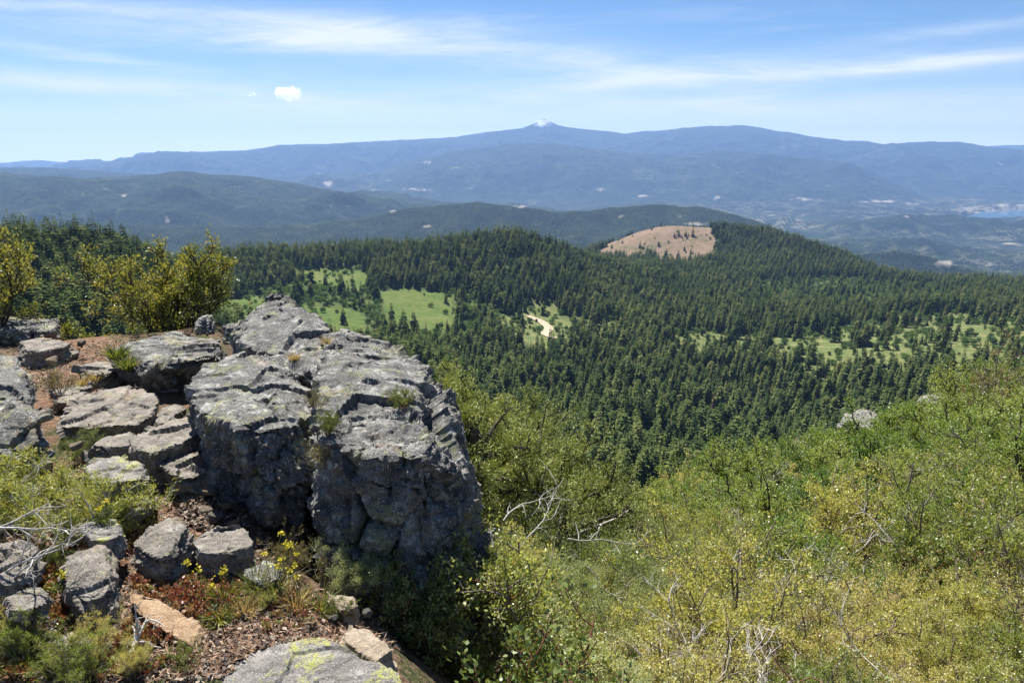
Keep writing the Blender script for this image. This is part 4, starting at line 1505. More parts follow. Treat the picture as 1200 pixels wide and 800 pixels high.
def skeleton(seed, height, spread, stems, b1, b2, wob=.16, up=.06, r0=.012, base=.06, lean=(0, 0), cone=1.0, trunk=None):
    """stems that fork twice; returns tube lines and the tip twigs"""
    rg = np.random.default_rng(seed)
    lines, tips = [], []
    for s in range(stems):
        a = 6.283 * (s + rg.uniform(-.3, .3)) / stems
        k = rg.uniform(.15, 1.0) ** .7 * cone
        d = np.array([math.cos(a) * spread * k + lean[0], math.sin(a) * spread * k + lean[1], height * rg.uniform(.6, 1.0)])
        ln = np.linalg.norm(d) * rg.uniform(.75, 1.0)
        p0 = np.array([math.cos(a), math.sin(a), 0]) * base * rg.random()
        p0[2] = -.06
        if trunk is not None:
            p0 = np.array(trunk)
        pts, dd = wig(rg, p0, d / np.linalg.norm(d), ln, 6, wob, up)
        lines.append((pts, np.linspace(r0, r0 * .4, 7)))
        for j in range(b1):
            tpos = rg.uniform(.22, 1.0)
            i = min(int(tpos * 6), 5)
            q = pts[i] + (pts[i + 1] - pts[i]) * (tpos * 6 - i)
            d1 = unit(pts[i + 1] - pts[i])
            side = unit(np.cross(d1, rg.normal(size=3)))
            d2 = unit(d1 * rg.uniform(.3, .9) + side * .9 + [0, 0, .25])
            l2 = ln * rg.uniform(.22, .5) * (1.15 - .5 * tpos)
            p2, _ = wig(rg, q, d2, l2, 4, wob * 1.3, up)
            lines.append((p2, np.linspace(r0 * .45, r0 * .2, 5)))
            for m in range(b2):
                u = rg.uniform(.2, 1.0)
                i2 = min(int(u * 4), 3)
                q2 = p2[i2] + (p2[i2 + 1] - p2[i2]) * (u * 4 - i2)
                d3 = unit(unit(p2[i2 + 1] - p2[i2]) * .6 + unit(np.cross(unit(p2[i2 + 1] - p2[i2]), rg.normal(size=3))) * .8 + [0, 0, .3])
                p3, _ = wig(rg, q2, d3, l2 * rg.uniform(.3, .55), 2, wob * 1.3, up)
                lines.append((p3, np.linspace(r0 * .2, r0 * .1, 3)))
                tips.append(p3)
            tips.append(p2[2:])
    return lines, tips


def leaves(seed, tips, per, L, W, spread=.02, up=.4, start=.15, dead=.0, fold=.12, vbias=.0):
    rg = np.random.default_rng(seed + 500)
    T = [t for t in tips if rg.random() >= dead]
    n = len(T)
    a = np.array([t[0] for t in T]); b = np.array([t[1] for t in T]); c = np.array([t[-1] for t in T])
    i = np.repeat(np.arange(n), per)
    m = len(i)
    s = rg.uniform(start, 1.08, m)[:, None]
    P = np.where(s < .5, a[i] + (b[i] - a[i]) * s * 2, b[i] + (c[i] - b[i]) * (s * 2 - 1)) + rg.normal(0, spread, (m, 3))
    dt = unit(c[i] - a[i])
    rad = rg.normal(size=(m, 3))
    U = unit(dt * .55 + unit(rad) * .85 + np.array([0, 0, up]))
    V = unit(np.cross(U, rg.normal(size=(m, 3))))
    l = L * rg.uniform(.6, 1.25, m)
    co, f = kites(P, U, V, l, l * (W / L) * rg.uniform(.8, 1.2, m), fold)
    tv = rg.random(n)[i]
    v = np.clip(tv * .55 + .45 * rg.random(m) + vbias, 0, 1)
    return co, f, np.repeat(v, 4)


def shrub_meshes(kind, seed, height, spread, stems, b1, b2, per, L, W, lm, sm, r0=.010, dead=.08, up=.4, sides=4, spread_l=.018, cone=1.0, wob=.16, lean=(0, 0), base=.06):
    lines, tips = skeleton(seed, height, spread, stems, b1, b2, wob, .06, r0, base, lean, cone)
    co, f = tubes(lines, sides)
    st = mesh_np(kind + '_stems', co, f, sm, True)
    co, f, v = leaves(seed, tips, per, L, W, spread_l, up, .3, dead)
    return mesh_np(kind + '_foliage', co, f, lm, False, {'v': v}), st


def shrub_thing(name, label, cat, group, fol, st, loc, rotz, s, tilt=(0, 0)):
    o = link(name, None, None, loc, (tilt[0], tilt[1], rotz), s)
    tag(o, label, cat, group)
    link('foliage', fol, o)
    link('stems', st, o)
    return o


SH = {}
SH['yellow'] = [shrub_meshes('yellow_shrub', 300 + k, .78, .66, 14, 8, 5, 26, .0185, .0105, M_YEL, M_STEM, .011, .12, .55) for k in range(4)]
SH['pale'] = [shrub_meshes('pale_shrub', 320 + k, .72, .64, 14, 8, 5, 26, .021, .0066, M_PAL, M_STEM, .009, .04, .5, 4, .022) for k in range(3)]
SH['glossy'] = [shrub_meshes('glossy_shrub', 340 + k, .70, .55, 11, 7, 4, 11, .027, .019, M_MAN, M_REDST, .011, .06, .6) for k in range(3)]
SH['oak'] = [shrub_meshes('oak_scrub', 360 + k, .95, .58, 8, 9, 6, 22, .023, .015, M_OAK, M_DARKST, .020, .04, .3, 5, .03, 1.0, .2) for k in range(4)]
SH['olive'] = [shrub_meshes('olive_shrub', 380 + k, .8, .6, 12, 7, 4, 12, .024, .012, M_OLI, M_STEM, .011, .2, .5) for k in range(2)]
SH['bare'] = [shrub_meshes('bare_shrub', 390 + k, .8, .65, 13, 8, 5, 1, .02, .01, M_OLI, M_SILVER, .010, .7, .5) for k in range(2)]

SLABEL = {
    'yellow': ('dense yellow green leafy shrub', 'yellow green'), 'pale': ('soft pale green fine leaved shrub', 'pale green'), 'glossy': ('low glossy green shrub with red brown stems', 'glossy green'),
    'oak': ('bright green scrub oak with dark crooked stems', 'bright green oak'), 'olive': ('brownish olive shrub with sparse leaves', 'olive'), 'bare': ('bleached leafless shrub of grey twigs', 'leafless')}
PLACE = [(lambda a, b, r: r < 3.4 and a < 720, 'right of the bright lichen rock', 'beside the lichen rock'),
         (lambda a, b, r: r < 3.6, 'along the bottom edge of the slope', 'along the bottom edge'),
         (lambda a, b, r: a < 760 and r < 9, 'between boulder and junipers', 'beside the boulder'),
         (lambda a, b, r: r < 7, 'on the near open slope', 'on the near slope'),
         (lambda a, b, r: r < 14, 'halfway up the brushy slope', 'halfway up the slope'),
         (lambda a, b, r: a < 900, 'on the low rim by the junipers', 'on the low rim'),
         (lambda a, b, r: True, 'on the high slope crest', 'on the high crest')]

rgP = np.random.default_rng(77)
cand = []
for _ in range(30000):
    r = 1.95 * (46 / 1.95) ** rgP.random()
    a = rgP.uniform(float(az_of(430, 600)), R(43))
    if rgP.random() > min(1, r / 10 + .35):
        continue
    x, y = r * math.sin(a), r * math.cos(a)
    cand.append((x, y, r))
acc = []
keepout = [(o.location.x, o.location.y) for o in ROCKS if o.name.startswith('rock_outcrop')]
hts = height(np.array([c[0] for c in cand]), np.array([c[1] for c in cand]))
EDGE_X, EDGE_R = [-.5, 0, .06, .14, .21, .33, .47, .6, .8], [6, 8.5, 17, 22, 26, 32, 38, 44, 46]
for (x, y, r), z in zip(cand, hts):
    az = math.atan2(x, y)
    if r > np.interp(az, EDGE_X, EDGE_R):
        continue
    px, py = project(x, y, z)
    # stay clear of the outcrop and of the rocky left side
    if r < 5.2 and px < np.interp(py, [500, 600, 660, 700, 740, 800, 900], [640, 610, 590, 520, 480, 520, 620]):
        continue
    rad = (.27 + .045 * min(r, 26)) * rgP.choice([.72, .9, 1.1, 1.4] if r < 15 else [.72, .85, 1.0])
    if any((x - u) ** 2 + (y - v) ** 2 < (.74 * (rad + w2) * .84) ** 2 for u, v, w2, *_ in acc):
        continue
    acc.append((x, y, rad, r, z, float(px), float(py)))
acc = acc[:298]
print('shrubs', len(acc))
sfirst = {}
for x, y, rad, r, z, px, py in acc:
    q = rgP.random()
    # which kind grows where
    if r > 15 and px > 860:
        w = {'oak': .66, 'yellow': .20, 'olive': .05, 'bare': .05}
    elif r > 9:
        w = {'oak': .42, 'yellow': .38, 'olive': .07, 'bare': .06} if px > 760 else {'oak': .25, 'pale': .35, 'olive': .25, 'yellow': .15}
    elif px < 640 and r < 3.3:
        w = {'glossy': .8, 'yellow': .2}
    elif px < 790:
        w = {'pale': .66, 'yellow': .16, 'glossy': .12, 'olive': .06}
    else:
        w = {'yellow': .72, 'pale': .06, 'olive': .08, 'bare': .05, 'glossy': .09}
    kk = list(w)
    kind = kk[int(np.searchsorted(np.cumsum([w[c] for c in kk]), q * sum(w.values())))]
    k = int(rgP.integers(0, len(SH[kind])))
    s = rad / .53 * (1.0 if kind != 'oak' else 1.05)
    lb, gb = SLABEL[kind]
    pl, gp = next((l, g) for fn, l, g in PLACE if fn(px, py, r))
    lab, grp = lb + ' ' + pl, gb + ' shrubs ' + gp
    loc, rz = (x, y, z - .03), float(rgP.uniform(0, 6.28))
    sz = s * (.85 if r < 5 else 1.0)
    scl = (s, s, sz * float(rgP.uniform(.85, 1.1)))
    if (kind, k) not in sfirst:
        sfirst[(kind, k)] = shrub_thing('scrub_oak' if kind == 'oak' else 'bare_shrub' if kind == 'bare' else 'shrub', lab, 'shrub', grp, *SH[kind][k], loc, rz, scl)
    else:
        dup(sfirst[(kind, k)], loc, rz, scl, lab, grp)


# ---------------------------------------------------------------- junipers below the outcrop
def juniper_meshes(seed, h, spread, n):
    rg = np.random.default_rng(seed)
    pts, _ = wig(rg, (0, 0, -.2), (.15, .05, 1), h * .6, 6, .22, .1)
    lines = [(pts, np.linspace(.085, .045, 7) * h / 2.2)]
    dead, tips = [], []
    for j in range(n):
        u = rg.uniform(.18, 1.0)
        i = min(int(u * 6), 5)
        q = pts[i] + (pts[i + 1] - pts[i]) * (u * 6 - i)
        a = rg.uniform(0, 6.283)
        d = unit(np.array([math.cos(a), math.sin(a), rg.uniform(-.1, .9)]))
        ln = spread * rg.uniform(.55, 1.1) * (1.1 - .45 * u)
        p1, _ = wig(rg, q, d, ln, 6, .22, .07)
        if u < .45 and rg.random() < .4:
            dead.append((p1, np.linspace(.022, .006, 7)))
            for m in range(4):
                i2 = int(rg.integers(2, 6))
                p2, _ = wig(rg, p1[i2], unit(rg.normal(size=3) + [0, 0, .3]), ln * .35, 3, .3)
                dead.append((p2, np.linspace(.008, .003, 4)))
            continue
        lines.append((p1, np.linspace(.03, .008, 7)))
        for m in range(9):
            t2 = rg.uniform(.3, 1.0)
            i2 = min(int(t2 * 6), 5)
            q2 = p1[i2] + (p1[i2 + 1] - p1[i2]) * (t2 * 6 - i2)
            p2, _ = wig(rg, q2, unit(rg.normal(size=3) * [1, 1, .7] + [0, 0, .55]), ln * rg.uniform(.18, .36), 3, .2, .08)
            lines.append((p2, np.linspace(.009, .004, 4)))
            for e in range(5):
                p3, _ = wig(rg, p2[int(rg.integers(1, 4))], unit(rg.normal(size=3) + [0, 0, .5]), .11 * rg.uniform(.6, 1.3), 2, .2, .1)
                tips.append(p3)
    co, f = tubes(lines, 5)
    st = mesh_np('juniper_wood', co, f, M_DARKST, True)
    co, f, v = leaves(seed, tips, 22, .036, .009, .022, .35, 0, 0)
    fo = mesh_np('juniper_foliage', co, f, M_JUN, False, {'v': v})
    dm = None
    if dead:
        co, f = tubes(dead, 5)
        dm = mesh_np('juniper_deadwood', co, f, M_SILVER, True)
    return fo, st, dm


JUNIPERS = [
    (538, 9.0, 3.3, .95, 34, 5, 'dark juniper rising close behind the right shoulder of the biggest boulder'),
    (585, 8.2, 2.0, .95, 30, 6, 'juniper with bleached dead limbs at the foot of the biggest boulder'),
    (645, 10.0, 2.3, 1.15, 36, 7, 'rounded juniper standing in front of the dark conifer slope'),
    (700, 11.5, 1.9, 1.15, 32, 8, 'low spreading juniper with a pale dead branch beneath it'),
    (575, 11.5, 3.1, 1.1, 34, 9, 'taller juniper showing behind the two rounded ones'),
    (755, 15.0, 1.6, 1.0, 24, 10, 'small grey green juniper at the left end of the bright green scrub')]
for px, r, h, sp, n, sd, lab in JUNIPERS:
    a = float(az_of(px, 520))
    x, y = r * math.sin(a), r * math.cos(a)
    fo, st, dm = juniper_meshes(sd, h, sp, n)
    o = link('juniper', None, None, (x, y, ground_z(x, y)), (0, 0, sd * 1.3), 1.4)
    tag(o, lab, 'juniper', 'junipers below the outcrop')
    link('foliage', fo, o)
    link('trunk', st, o)
    if dm:
        link('deadwood', dm, o)

# leafy mahogany shrubs on the left skyline
LEFT = [(188, 6.9, .98, .62, 9, 400, 'leafy olive yellow shrub with bare twigs, the fullest on the left skyline', 1.0, (0, 0)),
        (236, 7.1, .80, .40, 7, 401, 'twiggy sparse olive shrub nearest the small upright stone', 1.0, (.1, 0)),
        (98, 7.3, 1.05, .34, 5, 402, 'thin upright olive yellow shrub left of the fullest one', 1.0, (0, 0)),
        (-10, 6.4, .86, .6, 8, 403, 'tall olive shrub branch reaching in from the left edge of the photo', 1.0, (.12, 0)),
        (50, 7.4, .62, .5, 7, 404, 'low leafy shrub growing behind the grey skyline ledge', 1.0, (0, 0)),
        (28, 6.9, .85, .55, 8, 406, 'bushy olive yellow shrub behind the boulder cut by the left edge', 1.0, (0, 0)),
        (72, 7.6, .8, .45, 7, 407, 'olive yellow shrub between the thin upright one and the bushy one', 1.0, (0, 0)),
        (205, 7.3, 1.0, .6, 9, 408, 'darker olive shrub just behind the fullest one', 1.0, (0, 0)),
        (140, 7.5, .75, .55, 8, 405, 'low olive yellow shrub tucked behind the fullest one', 1.0, (0, 0))]
for px, yd, h, sp, stn, sd, lab, s, lean in LEFT:
    p = PF(px, 390, yd)
    fo, st = shrub_meshes('mahogany_shrub', sd, h, sp, stn, 10, 6, 13, .028, .014, M_MAH, M_DARKST, .014, .10, .5, 5, .02, 1.0, .2, lean)
    shrub_thing('shrub', lab, 'shrub', 'olive shrubs on the left skyline', fo, st, (p.x, p.y, surf(p.x, p.y)[0] - .02), 0, s)

# feathery low juniper at the left edge
for px, py, yd, h, sp, sd, lab, lean in [(40, 600, 2.9, .27, .40, 420, 'feathery bright green low juniper by the left edge of the photo', (.1, 0)), (112, 590, 3.0, .17, .30, 421, 'feathery juniper spray lying over the yellow green lichen rock', (.14, -.03)), (-20, 560, 3.2, .34, .3, 422, 'feathery juniper sprig in front of the dark sided boulder', (.1, 0))]:
    p = PF(px, py, yd)
    lines, tips = skeleton(sd, h, sp, 9, 9, 6, .2, .05, .008, .05, lean)
    co, f = tubes(lines, 4)
    st = mesh_np('low_juniper_stems', co, f, M_SILVER, True)
    co, f, v = leaves(sd, tips, 22, .020, .0048, .011, .35, 0, .0, vbias=.12)
    fo = mesh_np('low_juniper_foliage', co, f, M_FEATH, False, {'v': v})
    shrub_thing('low_juniper', lab, 'juniper', 'low junipers at the left edge', fo, st, (p.x, p.y, ground_z(p.x, p.y)), 0, 1.0)


# ---------------------------------------------------------------- small things on the summit
def hit(px, py):
    a, b, c = pdir(px, py)
    d = Vector((float(a), float(b), float(c))).normalized()
    h = BVH.ray_cast(Vector((0, 0, EYE)), d)
    # soil along the same ray
    tt = np.linspace(1.2, 12, 900)
    gx, gy, gz = d.x * tt, d.y * tt, EYE + d.z * tt
    under = np.nonzero(gz < height(gx, gy))[0]
    g = None
    if len(under):
        i = under[0]
        g = Vector((gx[i], gy[i], float(height(gx[i:i + 1], gy[i:i + 1])[0])))
    if h[0] is not None and (g is None or (h[0] - Vector((0, 0, EYE))).length < (g - Vector((0, 0, EYE))).length + .02):
        return h[0]
    return g


rgD = np.random.default_rng(5)


def area_points(n, poly, soil_only=True, tries=8):
    """points on the ground inside an outline given on the photo"""
    xs = [p[0] for p in poly]; ys = [p[1] for p in poly]
    m = n * tries
    a, b = rgD.uniform(min(xs), max(xs), m), rgD.uniform(min(ys), max(ys), m)
    k = inpoly(a, b, poly)
    a, b = a[k], b[k]
    dx, dy, dz = pdir(a, b)
    kk = -EYE / dz
    for _ in range(4):
        zz = height(dx * kk, dy * kk)
        kk = (zz - EYE) / dz
    x, y = dx * kk, dy * kk
    zz = height(x, y)
    out = []
    dn = Vector((0, 0, -1))
    for i in range(len(x)):
        if len(out) >= n:
            break
        h = BVH.ray_cast(Vector((x[i], y[i], 3)), dn)
        if h[0] is not None and h[0].z > zz[i]:
            if soil_only:
                continue
            out.append((x[i], y[i], h[0].z))
        else:
            out.append((x[i], y[i], zz[i]))
    return np.array(out) if out else np.zeros((0, 3))


def flat_bits(P, L, W, lift, tilt=.25):
    n = len(P)
    a = rgD.uniform(0, 6.283, n)
    U = unit(np.stack([np.cos(a), np.sin(a), rgD.normal(0, tilt, n)], 1))
    V = unit(np.cross(np.array([0, 0, 1.0]) + rgD.normal(0, tilt, (n, 3)), U))
    l = L * rgD.uniform(.4, 1.3, n)
    return kites(P + np.stack([np.zeros(n), np.zeros(n), rgD.uniform(.002, lift, n)], 1), U, V, l, l * W / L * rgD.uniform(.6, 1.4, n), .05)


M_LITTER = mat_leaf('dry_litter', [(.1, (.07, .035, .02)), (.4, (.20, .10, .055)), (.7, (.34, .20, .12)), (.95, (.48, .36, .25))], .1, .15, .6, 0)
M_CHIP = mat_leaf('bark_chips', [(.1, (.04, .03, .025)), (.5, (.13, .09, .065)), (.9, (.32, .26, .20))], .05, .1, .7, 0)
M_SEDUM = mat_leaf('stonecrop_leaves', [(.05, (.20, .05, .03)), (.35, (.32, .12, .075)), (.6, (.30, .20, .08)), (.8, (.22, .27, .07)), (1.0, (.42, .30, .18))], .2, .4, .4, 0)
M_GRASS = mat_leaf('grass_blades', [(.1, (.06, .10, .02)), (.5, (.14, .19, .04)), (.85, (.28, .28, .08)), (1, (.46, .38, .18))], .35, .3, .5, .2)
M_STRAW = mat_leaf('dry_grass', [(.1, (.26, .19, .09)), (.5, (.45, .35, .18)), (.9, (.60, .50, .30))], .3, .3, .5, .2)
M_FLOWER = mat_leaf('yellow_petals', [(.1, (.60, .50, .03)), (.9, (.78, .70, .08))], .3, .2, .5, 0, (1, 1, .6))

ZL = [[(10, 372), (120, 380), (165, 400), (150, 445), (120, 460), (60, 470), (10, 430)], [(170, 530), (270, 500), (310, 560), (330, 690), (430, 690), (470, 760), (230, 800), (0, 800), (0, 600)]]
P = np.concatenate([area_points(5200, ZL[0]), area_points(7500, ZL[1])])
c1, f1 = flat_bits(P, .042, .0035, .012)
v1 = np.repeat(rgD.random(len(P)), 4)
tag(link('needle_litter', mesh_np('needle_litter', c1, f1, M_LITTER, False, {'v': v1})), 'reddish brown dry needles littering the summit soil', kind='stuff')
P = np.concatenate([area_points(1800, ZL[0]), area_points(4200, ZL[1]), area_points(2600, [(190, 545), (262, 520), (300, 575), (285, 640), (215, 615)])])
c1, f1 = flat_bits(P, .020, .013, .02, .5)
tag(link('bark_debris', mesh_np('bark_debris', c1, f1, M_CHIP, False, {'v': np.repeat(rgD.random(len(P)), 4)})), 'brown bark chips and broken litter between the rocks', kind='stuff')

# stonecrop: fleshy rosettes crowding between the stones
SED = [[(90, 600), (170, 610), (165, 690), (140, 690), (125, 640), (80, 640)], [(40, 690), (140, 720), (250, 770), (250, 800), (0, 800), (0, 740)], [(140, 690), (180, 670), (300, 690), (260, 740), (160, 700)], [(40, 650), (75, 650), (85, 720), (40, 720)], [(250, 690), (370, 700), (380, 735), (270, 745)]]
P = np.concatenate([area_points(n, s, True) for n, s in zip((700, 2300, 500, 350, 260), SED)])
P = P[fbm2(P[:, 0], P[:, 1], .16, 3, 5) > .0]
nr = 9
n = len(P)
i = np.repeat(np.arange(n), nr)
lift = rgD.uniform(0, .03, n)
a = rgD.uniform(0, 6.283, n * nr)
e = rgD.uniform(.1, 1.3, n * nr)
U = np.stack([np.cos(a) * np.cos(e), np.sin(a) * np.cos(e), np.sin(e)], 1)
V = unit(np.cross(U, rgD.normal(size=(n * nr, 3))))
l = .013 * rgD.uniform(.6, 1.3, n * nr)
c1, f1 = kites(P[i] + np.stack([0 * a, 0 * a, lift[i]], 1) + rgD.normal(0, .004, (n * nr, 3)), U, V, l, l * .62, .15)
tone = np.clip(.5 + .55 * fbm2(P[:, 0], P[:, 1], .22, 3, 6) + rgD.normal(0, .2, n), 0, 1)
tag(link('stonecrop', mesh_np('stonecrop', c1, f1, M_SEDUM, False, {'v': np.repeat(np.clip(tone[i] + rgD.normal(0, .08, n * nr), 0, 1), 4)})), 'reddish and green stonecrop matting the ground between the rocks', kind='stuff')

# fine gravel
P = np.concatenate([area_points(1500, ZL[1], True), area_points(500, ZL[0], True)])
n = len(P)
base = unit(np.array([[1, 0, 0], [-1, 0, 0], [0, 1, 0], [0, -1, 0], [0, 0, 1], [0, 0, -1]], float))
tri = np.array([[0, 2, 4], [2, 1, 4], [1, 3, 4], [3, 0, 4], [2, 0, 5], [1, 2, 5], [3, 1, 5], [0, 3, 5]])
sz = .004 + .011 * rgD.random(n) ** 2.5
co = (base[None] * sz[:, None, None] * rgD.uniform(.5, 1.4, (n, 6, 3)) + P[:, None, :]).reshape(-1, 3)
fs = (tri[None] + (np.arange(n) * 6)[:, None, None]).reshape(-1, 3)
tag(link('gravel', mesh_np('gravel', co, fs, M_ROCKW)), 'small angular gravel scattered on the soil', kind='stuff')


def tuft_mesh(name, seed, n, h, lean, wd, mat):
    rg = np.random.default_rng(seed)
    a = rg.uniform(0, 6.283, n)
    k = rg.uniform(.05, lean, n)
    U0 = unit(np.stack([np.cos(a) * k, np.sin(a) * k, np.ones(n)], 1))
    U1 = unit(U0 + np.stack([np.cos(a) * k, np.sin(a) * k, -.35 * np.ones(n)], 1) * .9)
    V = unit(np.cross(U0, rg.normal(size=(n, 3))))
    P0 = np.stack([np.cos(a) * .015, np.sin(a) * .015, 0 * a], 1) * rg.random((n, 1)) * 2
    L = h * rg.uniform(.5, 1.1, n)[:, None]
    w = wd * rg.uniform(.6, 1.2, n)[:, None]
    M = P0 + U0 * L * .55
    T = M + U1 * L * .5
    co = np.stack([P0 - V * w, P0 + V * w, M + V * w * .8, M - V * w * .8, T + V * w * .08, T - V * w * .08], 1).reshape(-1, 3)
    b = (np.arange(n) * 6)[:, None]
    f = np.concatenate([b + np.array([0, 1, 2, 3]), b + np.array([3, 2, 4, 5])])
    return mesh_np(name, co, f, mat, False, {'v': np.repeat(rg.random(n), 6)})


for k, (px, py, h, mt, nm, lab) in enumerate([
        (322, 704, .16, M_STRAW, 'grass_tuft', 'dry straw coloured grass tuft in front of the shaded crevice'), (345, 716, .13, M_STRAW, 'grass_tuft', 'short dry grass tuft beside the small pale wedge rock'),
        (300, 690, .12, M_GRASS, 'grass_tuft', 'green and straw grass tuft by the flat pale rock'), (288, 722, .10, M_STRAW, 'grass_tuft', 'low dry grass tuft behind the bright lichen rock'),
        (258, 728, .08, M_GRASS, 'forb', 'bushy green forb right of the tan splinter of rock'), (262, 706, .08, M_GRASS, 'forb', 'second green forb touching the bushy one'),
        (60, 792, .10, M_GRASS, 'grass_tuft', 'mossy green tuft at the bottom edge below the twigs'), (105, 796, .09, M_GRASS, 'grass_tuft', 'fine green tuft at the bottom edge left of the lichen rock'),
        (28, 786, .09, M_GRASS, 'grass_tuft', 'green tuft in the bottom left corner'), (135, 780, .08, M_GRASS, 'grass_tuft', 'small green tuft among stonecrop near the dead branch'),
        (375, 716, .13, M_GRASS, 'grass_tuft', 'green tuft at the boulder foot beside the glossy shrub'),
        (150, 432, .12, M_GRASS, 'forb', 'grey green forb at the corner of the dark faced slab'), (138, 420, .14, M_GRASS, 'forb', 'pale green forb on the needle litter left of the dark faced slab'),
        (112, 445, .08, M_STRAW, 'grass_tuft', 'brown dry tuft overhanging the edge of the needle litter'), (95, 452, .09, M_STRAW, 'grass_tuft', 'dry brown tuft on the litter edge above the flat slab'),
        (384, 402, .06, M_STRAW, 'grass_tuft', 'tiny dry tuft in the joint on top of the outcrop'), (345, 420, .06, M_STRAW, 'grass_tuft', 'dry tuft in the joint of the flat topped boulder')]):
    p = hit(px, py)
    if p is None:
        continue
    o = link(nm, tuft_mesh(nm, 700 + k, 90 if nm == 'grass_tuft' else 150, h, .9 if nm == 'grass_tuft' else 1.3, .0022 if nm == 'grass_tuft' else .004, mt), None, p - Vector((0, 0, .01)))
    tag(o, lab, 'grass' if nm == 'grass_tuft' else 'plant')


def flower(label, p, h, heads, seed):
    rg = np.random.default_rng(seed)
    lines, hp = [], []
    for k in range(heads):
        pts, _ = wig(rg, (0, 0, -.01), (rg.normal(0, .16), rg.normal(0, .16), 1), h * rg.uniform(.6, 1.05), 5, .07, .03)
        lines.append((pts, np.full(6, .0014)))
        hp.append(pts[-1])
    co, f = tubes(lines, 4)
    o = link('yellow_wildflower', None, None, p)
    tag(o, label, 'wildflower', 'yellow wildflowers in the foreground')
    link('stems', mesh_np('flower_stems', co, f, M_GRASS, True, {'v': np.full(len(co), .5)}), o)
    lv = tuft_mesh('flower_leaves', seed, 26, h * .4, 1.4, .0035, M_GRASS)
    link('leaves', lv, o)
    for c in hp:
        n = 22
        d = unit(rg.normal(size=(n, 3)) + [0, 0, .5])
        co, f = kites(rg.normal(0, .006, (n, 3)), d, unit(np.cross(d, rg.normal(size=(n, 3)))), np.full(n, .011), np.full(n, .007), .05)
        link('flower_head', mesh_np('flower_head', co, f, M_FLOWER, False, {'v': np.repeat(rg.random(n), 4)}), o, c)


for k, (px, py, h, hd, lab) in enumerate([
        (262, 712, .20, 3, 'yellow wildflower on tall stems by the bushy green forb'), (232, 694, .15, 2, 'yellow wildflower left of the bushy green forb'), (335, 698, .26, 4, 'tallest yellow green wildflower in front of the dark crevice'),
        (352, 706, .20, 3, 'yellow wildflower right of the tallest one'), (322, 690, .22, 3, 'pale yellow wildflower left of the tallest one'), (120, 612, .10, 2, 'small yellow wildflower under the feathery juniper spray'),
        (72, 690, .10, 2, 'low yellow wildflower beside the flat paving like rock'), (478, 730, .09, 2, 'yellow wildflower among glossy leaves at the boulder foot')]):
    p = hit(px, py)
    if p is not None:
        flower(lab, p, h, hd, 800 + k)


def twig(label, p, seed, length, n, d, r, sub, mat=None, name='dead_branch', nsub=6, group='bleached dead branches'):
    rg = np.random.default_rng(seed)
    lines = []
    for k in range(n):
        dd = unit(np.array(d, float) + rg.normal(0, .35, 3))
        pts, _ = wig(rg, rg.normal(0, .02, 3), dd, length * rg.uniform(.6, 1.1), 7, .20)
        lines.append((pts, np.linspace(r, r * .3, 8)))
        for j in range(nsub):
            i = int(rg.integers(1, 7))
            p2, _ = wig(rg, pts[i], unit(unit(pts[i] - pts[i - 1]) + rg.normal(0, .7, 3)), length * rg.uniform(.2, .45), 4, .25)
            lines.append((p2, np.linspace(r * .5, r * .15, 5)))
            if sub:
                for m in range(3):
                    p3, _ = wig(rg, p2[int(rg.integers(1, 4))], unit(rg.normal(size=3)), length * .14, 3, .3)
                    lines.append((p3, np.linspace(r * .22, r * .1, 4)))
    co, f = tubes(lines, 5)
    o = link(name, mesh_np(name, co, f, mat or M_SILVER, True), None, p)
    tag(o, label, 'dead branch', group)
    return o


for k, (px, py, dz, L, n, d, r, lab) in enumerate([
        (-10, 700, .05, .42, 2, (1, .25, .15), .0055, 'bleached curved twigs reaching in at the bottom left edge'), (-15, 655, .10, .36, 2, (1, .2, .2), .0045, 'pale thin twigs in front of the half hidden grey rock'),
        (10, 760, .03, .30, 2, (.7, .6, .25), .005, 'grey twigs low in the bottom left corner'), (-5, 610, .12, .40, 2, (1, .1, .1), .005, 'bleached stems lying under the feathery juniper'),
        (140, 778, .03, .24, 1, (.45, .8, .25), .009, 'knobbly dead branch lying below the tan splinter'), (85, 520, .03, .22, 1, (1, -.1, .02), .006, 'single straight pale stick in front of the flat slab')]):
    p = hit(px, py) or PF(px, py, 2.4)
    twig(lab, p + Vector((0, 0, dz)), 900 + k, L, n, d, r, k != 5, nsub=6 if k != 5 else 1)
for k, (px, r, up, L, d, lab) in enumerate([
        (1010, 3.6, .42, .9, (-.3, .2, 1), 'orange barked dead branch rising from the shrubs near the bottom edge'), (930, 3.4, .40, .8, (-.6, .3, .8), 'pale forked dead branch in the shrubs left of the orange barked one'),
        (850, 3.8, .40, .7, (.3, .2, 1), 'thin bleached branch in the middle of the near slope'), (1120, 4.6, .45, .9, (-.8, .2, .6), 'leaning grey dead branch near the right edge of the slope'),
        (700, 3.3, .35, .6, (.8, .2, .5), 'pale dead branch lying over the soft green shrubs'), (1080, 9, .8, 1.6, (-.3, .1, 1), 'big bleached dead branch below the scrub oaks'), (990, 10, .8, 1.5, (.4, .1, .9), 'tangled grey dead branch above the yellow green shrubs'),
        (640, 8.4, .5, 1.3, (.9, .3, .25), 'long pale fallen branch under the rounded juniper'), (900, 8, .6, 1.2, (-.2, .2, 1), 'upright dark dead branch halfway up the slope'), (760, 6, .5, 1.0, (.2, .1, 1), 'dead branch standing among the pale green shrubs')]):
    a = float(az_of(px, 620))
    x, y = r * math.sin(a), r * math.cos(a)
    twig(lab, Vector((x, y, ground_z(x, y) + up * .35)), 930 + k, L * .8, 1 if k != 7 else 2, d, .0048 * (1 + r * .12), True, M_REDST if k == 0 else M_DARKST if k == 8 else M_SILVER)

